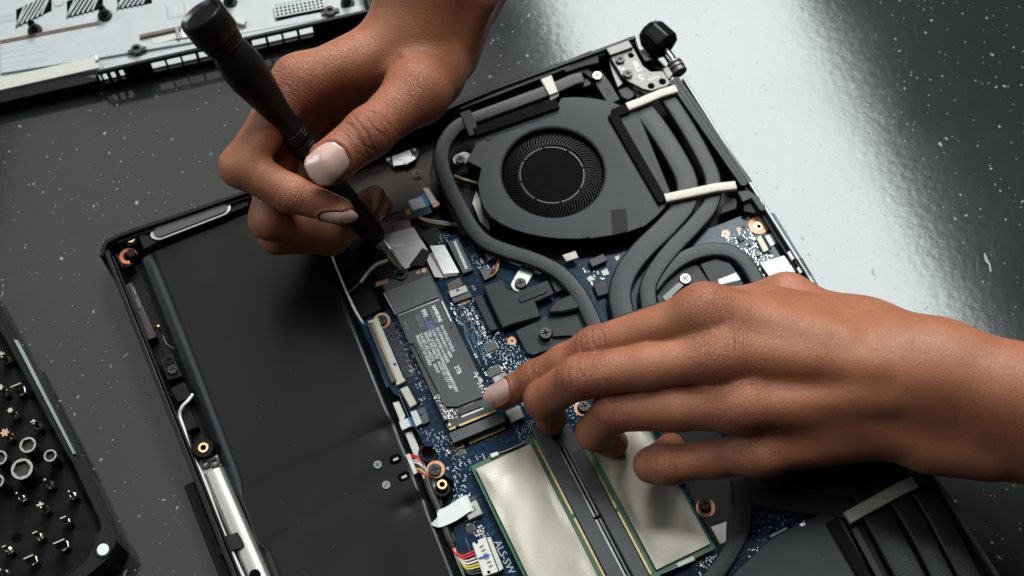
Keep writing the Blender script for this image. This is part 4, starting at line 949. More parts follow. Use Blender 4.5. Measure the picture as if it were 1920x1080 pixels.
# ---- fans
def fan_cover(outline, c, r, z, name, parent):
    """a plate with a round, dished opening; the outline is star shaped about the opening"""
    n = 160; poly = [np.array(q) - c for q in outline]; angs = sorted(set([2*math.pi*i/n - math.pi for i in range(n)] + [math.atan2(q[1], q[0]) for q in poly]))
    ang2 = [angs[0]]
    for a in angs[1:]:
        if a - ang2[-1] > 1e-3: ang2.append(a)
    def hit(a):
        d = np.array([math.cos(a), math.sin(a)]); best = None
        for i in range(len(poly)):
            p, q = poly[i - 1], poly[i]; e = q - p; den = d[0] * e[1] - d[1] * e[0]
            if abs(den) < 1e-9: continue
            t = (p[0] * e[1] - p[1] * e[0]) / den; u = (p[0] * d[1] - p[1] * d[0]) / den
            if t > 0 and -1e-6 <= u <= 1 + 1e-6: best = t if best is None else max(best, t)
        return best or r + 4
    prof = [(None, z - 1.0), (None, z - .25), (-.3, z), (r + 1.6, z), (r + .7, z - .12), (r + .2, z - .5), (r, z - 1.3), (r + .4, z - 1.3)]
    V = []; m = len(prof)
    for a in ang2:
        R_ = hit(a)
        for rr, zz in prof:
            q = R_ if rr is None else R_ + rr if rr < 0 else rr; V.append((c[0] + q * math.cos(a), c[1] + q * math.sin(a), zz))
    k = len(ang2); F = [(i*m + j, ((i+1) % k)*m + j, ((i+1) % k)*m + j + 1, i*m + j + 1) for i in range(k) for j in range(m - 1)]
    return obj(name, MB().add(V, F), fan_m, parent, angle=30)
fo = [(1044, 200), (893, 262), (889, 276), (874, 301), (902, 315), (896, 344), (900, 372), (907, 390), (921, 408), (940, 420), (959, 429), (988, 438), (1018, 444), (1050, 447.5), (1080, 448), (1112, 446.5), (1146, 441.5), (1180, 434), (1210, 423), (1232, 405), (1262, 372), (1195, 208), (1174, 201), (1150, 192), (1125, 186), (1100, 182.5), (1075, 181.5), (1053, 183)]
ZF = 15.0
fan = obj('fan_housing', MB().prism(PL([(x + (1050 - x) * .012, y + (320 - y) * .012) for x, y in fo], ZF), 4, ZF - 1.1), plastic, lap)
fc = np.array(P2(1037, 322, ZF)); FR = 23.6
# housing is hollow under the opening: rebuild it as a wall
bpy.data.objects.remove(fan); 
ow = PL([(x + (1050 - x) * .012, y + (320 - y) * .012) for x, y in fo], ZF); n = len(ow)
mb = MB(); iw = [tuple(np.array(q) + (fc - np.array(q)) / np.linalg.norm(fc - np.array(q)) * 1.2) for q in ow]
mb.add([(x, y, 4) for x, y in ow] + [(x, y, ZF - 1.05) for x, y in ow] + [(x, y, ZF - 1.05) for x, y in iw] + [(x, y, 4) for x, y in iw], [f for i in range(n) for j in [(i+1) % n] for f in ((i, j, n+j, n+i), (n+i, n+j, 2*n+j, 2*n+i), (2*n+i, 2*n+j, 3*n+j, 3*n+i))])
fan = obj('fan', mb, plastic, lap)
obj('fan_floor', MB().prism(ow, 3.1, 4.0), black_hole, fan)
fan_cover(PL(fo, ZF), fc, FR, ZF, 'fan_cover', fan)
mb = MB(); nb = 82
for k in range(nb):
    a = 2*math.pi*k/nb; v = []
    for i in range(5):
        f = i / 4; rr = 15.6 + (FR - .6 - 15.6) * f; aa = a - .20 * f * f + .02; th = .20
        for sg in (1, -1):
            for z in (8.0, 13.2 - 1.0 * f): v.append((fc[0] + rr * math.cos(aa + sg * th / rr), fc[1] + rr * math.sin(aa + sg * th / rr), z))
    F = []
    for i in range(4):
        o = i * 4; F += [(o, o+1, o+5, o+4), (o+2, o+6, o+7, o+3), (o+1, o+3, o+7, o+5)]
    F += [(0, 2, 3, 1), (16, 17, 19, 18)]
    mb.add(v, F)
obj('fan_blades', mb, blade_m, fan, kind='stuff')
hb = np.array(P2(1035, 327, 14.2))
obj('fan_hub', MB().lathe((hb[0], hb[1], 6), (0, 0, 1), [(0, 16.2), (6.2, 16.2), (7.4, 15.7), (7.9, 15.0), (7.9, 14.6), (7.3, 14.4)], 64, cap=False), M('fan_hub_plastic', (.032, .035, .037), .34, spec=.45), fan)
obj('hub_sticker', MB().cyl(hb, 14.5, 12.9, 13.45, 64), hub_m, fan)
for k in range(8): 
    a = k * math.pi / 4 + .25; obj('hub_notch', MB().box((hb[0] + 14.75 * math.cos(a), hb[1] + 14.75 * math.sin(a)), a, .9, 1.0, 13.6, 14.02), black_hole, fan)
for a, b in (((912, 261), (922, 257)), ((925, 405), (932, 411)), ((1094, 444), (1104, 442))): obj('cover_tab', MB().prism(strip(a, b, 1.7, ZF + .3), ZF - .5, ZF + .35), fan_m, fan, .2)
pz('black_tape', [(1145, 394), (1174, 391), (1178, 432), (1149, 441)], ZF + .02, ZF + .12, black_tp, fan)
# second fan at the lower right
f2o = [(1366, 1090), (1385, 1066), (1406, 1047), (1426, 1028), (1447, 1010), (1470, 996), (1494, 984), (1518, 972), (1541, 962), (1562, 966), (1578, 972), (1640, 1090)]
o2_ = PL(f2o, ZF); far = [L(LS - 6, ST(1640, 1090, ZF)[1]), L(LS - 6, ST(1366, 1090, ZF)[1] - 8)]
fan2 = obj('fan', MB().prism([tuple(np.array(q) * .997 + np.array(L(300, 205)) * .003) for q in o2_] + far, 4, ZF - 1.1), plastic, lap)
obj('fan_cover', MB().prism(o2_ + far, ZF - 1.0, ZF), fan_m, fan2, .3)
obj('cover_tab', MB().prism(strip((1500, 986), (1510, 980), 1.9, ZF + .3), ZF - .5, ZF + .5), steel, fan2, .3)
pz('label_strip', [(1444, 1004), (1475, 988), (1477, 991), (1446, 1008)], ZM, ZM + 1.5, gasket_m, mbd)
# foam strips and conductive gaskets
def foam(name, a, b, wd, z0, z1, mat, bev=.5): return obj(name, MB().prism(strip(a, b, wd, z1), z0, z1), mat, lap, bev, 3)
foam('foam_strip', (890, 247), (1046, 193), 4.8, 12.4, 17.2, foam_m); foam('foam_tape', (872, 208), (890, 252), 5.2, 13, 16.2, foam_g)
foam('foam_strip', (1148, 212), (1244, 378), 4.6, 12.4, 17.0, foam_m); foam('foam_strip', (1150, 212), (1178, 201), 5.0, 12.5, 17.1, foam_m)
foam('foam_strip', (1560, 974), (1640, 1110), 5.2, 12.4, 17.0, foam_m); foam('fan_lip', (1602, 990), (1665, 1110), 2.8, 12, 15.6, fan_m, .2)
def gasket(pts, wd=3.9, h=2.6):
    return obj('gasket_strip', MB().sweep([P(*q) for q in pts], flat_section(wd, h, .7, 3)), gasket_m, lap, angle=50)
gasket([(1176, 202, 16.2), (1200, 193, 16.4), (1240, 176, 16.4), (1268, 168, 16.0)], 4.6)
gasket([(1247, 373, 16.2), (1300, 362, 16.4), (1342, 353, 16.6), (1379, 349, 16.0)], 4.6)
gasket([(1588, 972, 16.2), (1650, 938, 16.6), (1686, 918, 16.8), (1714, 905, 16.0)], 5.4)
pz('gasket_strip', [(1013, 148), (1034, 140), (1047, 172), (1030, 179)], 14.8, 16.2, gasket_m, lap, .4); pz('gasket_side', [(1030, 180), (1047, 173), (1047, 180), (1032, 188)], 12, 15, M('dark_gasket', (.20, .185, .16), .6), lap)
# knitted rubber vent strips
def knit(a, b, rows, wd, z):
    p = np.array(P2(*a, z)); q = np.array(P2(*b, z)); ln = np.linalg.norm(q - p); d = (q - p) / ln; s = np.array([-d[1], d[0]]); an = math.atan2(d[1], d[0])
    base = obj('vent_strip', MB().prism(strip(a, b, wd, z - .5), z - 4, z - .5), plastic, lap)
    mb = MB(); n = int(ln / .95)
    for k in range(n):
        for r_ in range(rows):
            c = p + d * (k + .5) * ln / n + s * ((r_ + .5) / rows - .5) * wd * .92; mb.box(c, an + (.65 if r_ % 2 else -.65), .42, wd / rows * 1.02, z - .5, z + .35)
    obj('vent_ribs', mb, mesh_m, base, kind='stuff')
knit((862, 200), (1068, 121), 2, 3.4, 14.4); knit((1262, 148), (1400, 345), 3, 6.0, 14.4)
knit((1030, 182), (1106, 152), 2, 4.0, 10.5)
pz('vent_end', [(1050, 118), (1108, 94), (1122, 100), (1124, 118), (1096, 124), (1060, 136)], 9, 14.6, plastic, lap, .4); pz('vent_end', [(1060, 136), (1096, 122), (1110, 134), (1112, 150), (1096, 138)], 6, 12.5, plastic, lap, .4)
# ---- hinge corner
Z4 = lambda pts: unz(0, 6.353, 1080, 30, pts)
hg = pz('hinge_plate', Z4([(395, 470), (415, 425), (680, 370), (800, 590), (890, 660), (1035, 652), (1130, 795), (1085, 835), (900, 892), (800, 872), (620, 780), (535, 700)]), 13.2, 15.0, hinge_m, lap, .35)
pz('hinge_flap', Z4([(355, 382), (625, 283), (682, 372), (408, 470)]), 14.4, 16.6, hinge_m, hg, .4)
pz('hinge_edge', Z4([(405, 490), (530, 700), (560, 800), (500, 850), (440, 700), (395, 560)]), 10.5, 12.6, hinge_m, hg, .2)
screw(*Z4([(527, 508)])[0], 16.4, 2.3, black_scr, hg, 1.5, .5); screw(*Z4([(618, 680)])[0], 16.4, 2.3, black_scr, hg, 1.5, .4)
for q, r in (((655, 468), 1.5), ((895, 832), 1.7), ((1030, 780), 1.8)): disc('hinge_hole', *Z4([q])[0], r, 15.0, 15.06, black_hole, hg)
for q, s, a in (((690, 540), '50LZ', E1A), ((520, 590), 'LT', E1A), ((760, 700), 'LA', E1A)): text('stamped_mark', s, 3.0, P2(*Z4([q])[0], 15), a, 15.03, M('stamped_shadow', (.25, .24, .22), .4, metal=1), hg)
text('hinge_print', '33713', 2.2, P2(*Z4([(865, 765)])[0], 15), E2A, 15.04, print_w, hg)
a = np.array(P(*Z4([(880, 190)])[0], 15)); b = np.array(P(*Z4([(1060, 430)])[0], 11)); b[2] = a[2]; ax_ = (b - a) / np.linalg.norm(b - a); ln = np.linalg.norm(b - a)
mb = MB().lathe(a - ax_ * 2, ax_, [(0, 5.6), (3.6, 8.0), (ln + 1, 8.4), (ln + 2.2, 7.8), (ln + 2.3, 3.4), (ln - 3, 3.2)], 8)
obj('hinge_sleeve', mb, plastic_s, hg, .8, 3, angle=20)
c = np.array(P(*Z4([(1165, 560)])[0], 13)); d = np.array(P(*Z4([(1045, 390)])[0], 13))
obj('hinge_pin', MB().lathe(d, c - d, [(0, 2.4), (np.linalg.norm(c - d), 2.4)], 20), steel, hg)
e = np.array(P(*Z4([(1270, 730)])[0], 13)); ue = (e - c) / np.linalg.norm(e - c)
obj('hinge_nut', MB().lathe(c, ue, [(0, 3.8), (1.2, 4.0), (1.3, 2.8), (1.9, 2.8), (2.0, 3.9), (3.6, 4.1), (3.7, 3.2), (4.3, 3.2), (4.4, 3.9), (6.2, 3.9), (6.6, 3.2)], 28), hinge_m, hg, angle=30)
obj('hinge_lug', MB().prism(PL(Z4([(1030, 630), (1110, 590), (1160, 690), (1100, 760)]), 14), 11.5, 14), hinge_m, hg, .3)
pz('corner_wall', Z4([(655, 255), (690, 290), (800, 450), (930, 490), (940, 520), (820, 540), (780, 470)]), 3, 13.5, plastic_s, lap, .3)
pz('corner_tray', Z4([(690, 230), (820, 560), (1080, 640), (1000, 640), (800, 580), (650, 300)]), 1, 8, plastic, lap)
m2 = pz('drive_cover_plate', Z4([(190, 700), (290, 640), (400, 780), (525, 990), (390, 1060), (245, 830)]), 8, 10.5, plate_m, lap, .3); text('embossed_mark', 'M2', 3.6, P2(*Z4([(345, 860)])[0], 10.5), E1A, 10.53, plastic, m2)
screw(*Z4([(252, 705)])[0], 12.2, 2.4, nickel, lap)
pz('corner_plate', Z4([(500, 880), (610, 835), (700, 910), (690, 960), (620, 1000), (540, 960)]), 9, 12.5, plate_m, lap, .4); pz('corner_plate', Z4([(690, 900), (760, 880), (830, 940), (720, 975)]), 9, 11.5, plate_m, lap, .3); pz('corner_plate', Z4([(960, 880), (1000, 820), (1080, 830), (1110, 870)]), 9, 12.5, plate_m, lap, .4)
Z5 = lambda pts: unz(0, 5.4, 1320, 330, pts)
pz('corner_block', Z5([(330, 155), (450, 135), (560, 208), (575, 250), (620, 300), (622, 362), (560, 350), (480, 230), (390, 270), (365, 220)]), 6, 15.0, plastic_s, lap, .5)
pz('corner_block', Z5([(395, 265), (490, 228), (618, 300), (622, 362), (500, 380), (400, 360)]), 6, 12.6, plastic, lap, .4)
pz('pipe_shroud', Z5([(165, 385), (330, 330), (340, 230), (250, 220), (190, 300)]), 5, 11, plate_m, lap, .3)
pz('port_wall', Z5([(930, 830), (1000, 830), (1085, 1000), (1060, 1030), (1010, 960)]), 4, 14.5, plastic_s, lap, .3)
# ------------------------------------------------------------------ the drive being fitted
ssd = thing('solid_state_drive', 'slim black drive board with printed label, seated in the socket by the fingertip', 'solid state drive', (*P2(822, 655, 11), 11))
ZS = 12.2
sp = PL([(716, 532), (801, 500), (931, 770), (840.5, 806)], ZS); sp = [np.array(q) for q in sp]
# half-round screw notch in the short edge
mid = np.array(P2(752, 515, ZS)); u = (sp[1] - sp[0]) / np.linalg.norm(sp[1] - sp[0]); vv = np.array([u[1], -u[0]]); arc = [tuple(mid + 2.6 * (-u * math.cos(math.pi * i / 12) + vv * math.sin(math.pi * i / 12))) for i in range(13)]
obj('drive_board', MB().prism([tuple(sp[0])] + arc + [tuple(q) for q in sp[1:]], ZS - .9, ZS), black_pcb, ssd)
def sq(name, pts, z0, z1, m, b=.08, **k): return pz(name, pts, z0, z1, m, ssd, b, **k)
ctl = sq('memory_chip', [(722, 547), (806, 516), (822, 557), (744, 589)], ZS + .05, ZS + 1.2, chip_g)
text('chip_print', 'SAMSUNG', 1.5, P2(781, 527, ZS + 1.2), E2A, ZS + 1.22, print_d, ctl); text('chip_print', 'K9ZUGY8', 1.3, P2(784, 535, ZS + 1.2), E2A, ZS + 1.22, print_d, ctl)
sq('chip_mark', [(730, 546), (737, 543.5), (740, 550), (733, 553)], ZS + 1.2, ZS + 1.22, print_d, 0)
mb = MB()
for k in range(34): f = (k + .5) / 34; mb.prism(strip((745 + 78 * f, 590 - 30 * f), (746 + 78 * f, 592.5 - 30 * f), .28, ZS + .4), ZS + .05, ZS + .4)
for k in range(22): f = (k + .5) / 22; mb.prism(strip((721 + 22 * f, 549 + 40 * f), (719 + 22 * f, 550 + 40 * f), .3, ZS + .4), ZS + .05, ZS + .4)
for k in range(24): f = (k + .5) / 24; mb.prism(strip((827 + 18 * f, 565 + 38 * f), (829.5 + 18 * f, 564 + 38 * f), .3, ZS + .4), ZS + .05, ZS + .4)
obj('chip_legs', mb, solder, ssd, kind='stuff')
sq('chip_stack', [(752, 600), (822, 572), (903, 742), (836, 764)], ZS + .05, ZS + 1.0, chip_m)
lab = sq('drive_label', [(745, 593), (823, 563), (847, 611), (843, 614), (907, 743), (858, 762), (834, 762), (823, 738), (779, 643), (767, 644)], ZS + 1.02, ZS + 1.2, ssd_lbl, .05)
ZT = ZS + 1.22
def lt(s, x, y, size, m=print_w, sx=.82, bold=.02): return text('label_print', s, size, P2(x, y, ZT), E1A - .015, ZT, m, lab, sx=sx, bold=bold)
lt('SAMSUNG', 812, 573, 2.2, print_w, .85, .10); lt('V-NAND SSD', 804, 575, 1.75, print_g, .85)
lt('990', 792, 580, 3.3, print_w, .80, .08); lt('EVO', 804, 603, 3.3, print_blue, .80, .06)
lt('PCIe Gen 4.0 x4', 784, 588, 1.25, print_g, .8); lt('NVMe M.2 2280', 779, 590, 1.25, print_g, .8); lt('Powered by', 758, 601, 1.2, print_g, .8)
sq('label_line', [(788, 581), (790, 580), (811, 626), (809, 627)], ZT - .02, ZT, print_blue, 0)
for s, x, y in (('PN MZVL82T0HELA', 827, 610), ('SN S7M4NS0X111480R', 819, 614), ('EUI64 0025382141428205', 811, 618), ('PSID 12LKKC7PWH7FMG0GNBBN8RETQ8W', 803, 621), ('MODEL MZ-V9E2T0', 796, 623), ('R.R-REC-MZ-V9E2T0', 788, 626), ('PRODUCT OF KOREA', 781, 629)):
    lt(s, x, y, 2.0, print_w, .80, .025)
lt('RATED DC 3.3V 1.8A', 822, 678, 1.9, print_w, .80, .025); lt('2024.01', 814, 682, 1.9, print_w, .80, .025); lt('2TB', 855, 686, 2.9, print_w, .82, .05)
sc2 = sq('memory_chip', [(856, 766), (897, 750), (903, 762), (863, 778)], ZS + .05, ZS + .95, chip_m)
text('chip_print', 'S4LV008', 1.3, P2(870, 765, ZS), E2A, ZS + .98, print_g, sc2)
mb, me_, ed_ = MB(), MB(), MB()
for k in range(20): f = (k + .5) / 20; mb.prism(strip((864 + 41 * f, 780 - 16 * f), (866 + 41 * f, 783 - 16 * f), .3, ZS + .3), ZS + .05, ZS + .3)
obj('chip_legs', mb, solder, ssd, kind='stuff')
def fill_ssd(poly, n):
    w_ = PL(poly, ZS); lo_ = np.min(w_, 0); hi_ = np.max(w_, 0); k = 0
    for _ in range(n * 12):
        if k >= n: break
        p = lo_ + rs.rand(2) * (hi_ - lo_)
        if not inside(p, w_): continue
        k += 1; ang = E2A + (math.pi / 2 if rs.rand() < .5 else 0); u_ = np.array([math.cos(ang), math.sin(ang)]); big = 1.7 if rs.rand() < .2 else 1
        me_.box(p, ang, .32 * big, .36 * big, ZS + .03, ZS + .33 * big)
        for sg in (1, -1): ed_.box(p + u_ * sg * .27 * big, ang, .24 * big, .40 * big, ZS + .03, ZS + .35 * big)
fill_ssd([(814, 742), (826, 738), (836, 768), (858, 768), (862, 780), (845, 790), (832, 785)], 46); fill_ssd([(887, 700), (895, 696), (922, 748), (910, 752)], 34); fill_ssd([(840, 570), (848, 567), (868, 610), (861, 613)], 14)
obj('tiny_capacitors', me_, comp_tan, ssd, kind='stuff', flat=True); obj('solder_ends', ed_, solder, ssd, kind='stuff', flat=True)
mb = MB()
for k in range(38):
    f = (k + .5) / 38
    if .13 < f < .21: continue
    mb.prism(strip((843.5 + 87 * f, 807 - 35.5 * f), (841.8 + 87 * f, 803.5 - 35.5 * f), .36, ZS + .05), ZS + .01, ZS + .05)
obj('edge_contacts', mb, gold, ssd, kind='stuff')
disc('board_hole', 837, 791, .9, ZS, ZS + .05, black_hole, ssd); ringo('board_pad', 843, 796, .1, .6, ZS + .01, ZS + .05, gold, ssd); 
ringo('board_pad', 795, 507, .5, 1.0, ZS + .01, ZS + .06, brass, ssd)
for k in range(2): sq('copper_mark', [(780 + k * 4, 510 - k * 1.5), (783 + k * 4, 509 - k * 1.5), (785 + k * 4, 513 - k * 1.5), (782 + k * 4, 514 - k * 1.5)], ZS + .01, ZS + .05, copper, 0)
mb = MB()
for k in range(12): mb.ring(P2(707 + (k % 6) * 4 - (k // 6), 531 - (k % 6) * 1.5 + (k // 6) * 4.5, ZS), .28, .5, ZS + .01, ZS + .05, 10)
obj('test_points', mb, copper, ssd, kind='stuff')
tag(obj('drive_screw', screw_mb(P2(752, 514, 13.4), 2.7, 11.65, 13.4), black_scr), 'small black screw under the tip of the screwdriver', 'screw')
# ------------------------------------------------------------------ screwdriver
d_top = np.array(P(375, 25, 142)); d_tip = np.array(P(757, 512, 13.6))
ax = d_tip - d_top; DL = float(np.linalg.norm(ax)); ax = ax / DL
drv = thing('screwdriver', 'black precision screwdriver held in the hand, its tip on the drive screw', 'screwdriver', d_top)
def dfrac(x, y):
    """distance along the driver of the axis point seen at that pixel"""
    best = min(((np.hypot(*(proj(d_top + ax * DL * t / 400) - (x, y)))), t) for t in range(401)); return DL * best[1] / 400
def proj(p):
    q = np.array(p) - CAM; yy = q[1] * math.cos(TILT) + q[2] * math.sin(TILT); zz = q[1] * math.sin(TILT) - q[2] * math.cos(TILT)
    return np.array([960 + FPX * q[0] / zz, 540 - FPX * yy / zz])
def dz(h): 
    p = d_top + ax * h; return FPX / ((p[1]-CAM[1]) * math.sin(TILT) - (p[2]-CAM[2]) * math.cos(TILT))
def prof(pts): 
    o = []
    for x, y, wpx in pts:
        h = dfrac(x, y); o.append((h, wpx / 2 / dz(h)))
    return o
h1 = dfrac(408, 68)
obj('cap', MB().lathe(d_top, ax, [(1.3, 6.9), (0.5, 7.6), (0, 8.2), (.1, 8.7), (.6, 9.1), (1.4, 9.2), (h1 - .8, 9.1), (h1, 8.6)], 48), driver_k, drv)
obj('collar', MB().lathe(d_top, ax, [(h1 + .05, 8.15), (h1 + .4, 8.3), (dfrac(424, 88) - .4, 7.6), (dfrac(424, 88), 7.4)], 48), driver_k, drv)
gp = prof([(425, 89, 66), (436, 102, 75), (452, 124, 82), (468, 146, 80), (482, 164, 72), (497, 183, 63), (515, 206, 53), (530, 225, 48), (545, 244, 47)])
obj('grip', MB().lathe(d_top, ax, [(gp[0][0] + .1, gp[0][1])] + gp[1:], 48), driver_m, drv)
hc = gp[-1][0]
pk = [(hc + .05, 4.9)]
for k in range(3): pk += [(hc + .3 + k * 1.5, 5.6), (hc + 1.2 + k * 1.5, 5.6), (hc + 1.5 + k * 1.5, 5.1)]
obj('knurled_ring', MB().lathe(d_top, ax, pk, 48), driver_k, drv)
h2 = hc + 4.8
obj('waist', MB().lathe(d_top, ax, [(h2, 4.6), (h2 + 1.5, 4.6)], 32), driver_m, drv)
pk = [(h2 + 1.55, 4.8)]
for k in range(3): pk += [(h2 + 1.8 + k * 1.4, 5.4), (h2 + 2.6 + k * 1.4, 5.4), (h2 + 2.9 + k * 1.4, 5.0)]
obj('knurled_ring', MB().lathe(d_top, ax, pk, 48), driver_k, drv)
def knurl(hh, r):
    mb = MB(); u = unit_(np.cross(ax, [0, 0, 1])); v = np.cross(ax, u)
    for i in range(44):
        a = 2 * math.pi * i / 44; c = d_top + ax * hh + (u * math.cos(a) + v * math.sin(a)) * r
        mb.lathe(c - ax * .45, ax, [(0, .16), (.15, .26), (.75, .26), (.9, .16)], 6)
    return mb
def unit_(v): v = np.array(v, float); return v / np.linalg.norm(v)
for hh in (hc + .75, hc + 2.25, hc + 3.75, h2 + 2.2, h2 + 3.6, h2 + 5.0):
    obj('knurling', knurl(hh, 5.55 if hh < h2 else 5.35), driver_k, drv, kind='stuff')
h3 = h2 + 5.8
he = dfrac(704, 450)
sp_ = prof([(640, 362, 46), (690, 428, 46), (700, 442, 42)])
obj('sleeve', MB().lathe(d_top, ax, [(h3, 4.5), (h3 + 3, 4.9)] + sp_ + [(he, sp_[-1][1] * .82)], 40), driver_m, drv)
ht = DL
obj('bit_shank', MB().lathe(d_top, ax, [(he + .05, 2.6), (he + 8, 2.6), (he + 9.2, 2.0)], 6), bit_steel, drv)
obj('bit_tip', MB().lathe(d_top, ax, [(he + 9.25, 1.9), (he + 13, 1.9), (ht - 2, 1.5), (ht, .7)], 20), bit_steel, drv)
HRES = 0.6
# ------------------------------------------------------------------ hands: a smooth distance field turned into one mesh
def smin(a, b, k):
    h = np.maximum(k - np.abs(a - b), 0) / k
    return np.minimum(a, b) - h * h * k * 0.25
def round_cone(p, a, b, r1, r2):
    ba = b - a; l2 = ba @ ba; rr = r1 - r2
    if l2 < rr * rr + 1e-6: return np.linalg.norm(p - (a if r1 > r2 else b), axis=-1) - max(r1, r2)
    a2 = l2 - rr * rr; il2 = 1 / l2
    pa = p - a; y = pa @ ba; z = y - l2
    q = pa * l2 - ba * y[..., None]; x2 = np.einsum('...i,...i', q, q)
    y2 = y * y * l2; z2 = z * z * l2
    k = np.sign(rr) * rr * rr * x2
    d = (np.sqrt(np.maximum(x2 * a2 * il2, 0)) + y * rr) * il2 - r1
    m1 = np.sign(z) * a2 * z2 > k; m2 = np.sign(y) * a2 * y2 < k
    d = np.where(m2, np.sqrt(np.maximum(x2 + y2, 0)) * il2 - r1, d)
    d = np.where(m1, np.sqrt(np.maximum(x2 + z2, 0)) * il2 - r2, d)
    return d
def ellipsoid(p, c, ax, r):
    """ax = rows of a rotation matrix"""
    q = (p - c) @ np.array(ax).T; r = np.array(r)
    k0 = np.linalg.norm(q / r, axis=-1); k1 = np.linalg.norm(q / (r * r), axis=-1)
    return k0 * (k0 - 1.0) / np.maximum(k1, 1e-6)

class Field:
    def __init__(s, lo, hi, h):
        s.lo = np.array(lo, float); s.h = h; s.n = np.ceil((np.array(hi) - s.lo) / h).astype(int) + 1
        s.D = np.full(s.n, 60.0, np.float32)
    def sub(s, prims, mar):
        lo = np.min([np.minimum(q[1] - q[3], q[2] - q[4]) for q in prims], 0) - mar
        hi = np.max([np.maximum(q[1] + q[3], q[2] + q[4]) for q in prims], 0) + mar
        i0 = np.clip(((lo - s.lo) / s.h).astype(int), 0, s.n); i1 = np.clip(((hi - s.lo) / s.h).astype(int) + 2, 0, s.n)
        return i0, i1
    def pts(s, i0, i1):
        g = [s.lo[k] + s.h * np.arange(i0[k], i1[k]) for k in range(3)]
        return np.stack(np.meshgrid(*g, indexing='ij'), -1).astype(np.float32)
    def group(s, prims):
        """prims: (k, a, b, ra, rb); blended among themselves; returns a full field"""
        out = np.full(s.n, 60.0, np.float32)
        for q in prims:
            i0, i1 = s.sub([q], 14)
            if (i1 <= i0).any(): continue
            sl = tuple(slice(i0[k], i1[k]) for k in range(3))
            out[sl] = smin(out[sl], round_cone(s.pts(i0, i1), q[1], q[2], q[3], q[4]), q[0])
        return out

def surface_nets(D, lo, h):
    n = np.array(D.shape); ins = D < 0
    c = [(i, j, k) for i in (0, 1) for j in (0, 1) for k in (0, 1)]
    cnt = np.zeros(n - 1, np.int8)
    for i, j, k in c: cnt += ins[i:n[0]-1+i, j:n[1]-1+j, k:n[2]-1+k]
    act = np.argwhere((cnt > 0) & (cnt < 8)); idx = np.full(n - 1, -1, np.int64); idx[tuple(act.T)] = np.arange(len(act))
    acc = np.zeros((len(act), 3)); num = np.zeros(len(act))
    for a in range(8):
        for b in range(a + 1, 8):
            df = np.array(c[b]) - np.array(c[a])
            if np.abs(df).sum() != 1: continue
            pa = act + c[a]; pb = act + c[b]; da = D[tuple(pa.T)]; db = D[tuple(pb.T)]; m = (da < 0) != (db < 0)
            t = np.where(m, da / np.where(da == db, 1, da - db), 0)
            acc[m] += (np.array(c[a]) + df * t[m, None]); num[m] += 1
    V = lo + h * (act + acc / num[:, None])
    F = []
    for ax in range(3):
        o = [1, 2] if ax == 0 else [2, 0] if ax == 1 else [0, 1]
        s0 = [slice(None)] * 3; s1 = [slice(None)] * 3; s0[ax] = slice(0, -1); s1[ax] = slice(1, None)
        e = np.argwhere(ins[tuple(s0)] != ins[tuple(s1)])
        e = e[(e[:, o[0]] > 0) & (e[:, o[1]] > 0) & (e[:, o[0]] < n[o[0]] - 1) & (e[:, o[1]] < n[o[1]] - 1)]
        flip = ~ins[tuple(e.T)]
        q = []
        for d0, d1 in ((-1, -1), (0, -1), (0, 0), (-1, 0)):
            r = e.copy(); r[:, o[0]] += d0; r[:, o[1]] += d1; q.append(idx[tuple(r.T)])
        q = np.stack(q, 1); q[flip] = q[flip][:, ::-1]; F.append(q)
    return V, np.concatenate(F)

def sample(D, lo, h, p):
    g = np.clip((p - lo) / h, 0, np.array(D.shape) - 1.001); i = g.astype(int); f = g - i; o = 0
    for a in (0, 1):
        for b in (0, 1):
            for c in (0, 1):
                wt = (f[:, 0] if a else 1 - f[:, 0]) * (f[:, 1] if b else 1 - f[:, 1]) * (f[:, 2] if c else 1 - f[:, 2])
                o = o + wt * D[i[:, 0] + a, i[:, 1] + b, i[:, 2] + c]
    return o
def grad(D, lo, h, p):
    g = np.stack([sample(D, lo, h, p + np.eye(3)[k] * h) - sample(D, lo, h, p - np.eye(3)[k] * h) for k in range(3)], 1)
    return g / (np.linalg.norm(g, axis=1, keepdims=True) + 1e-9)

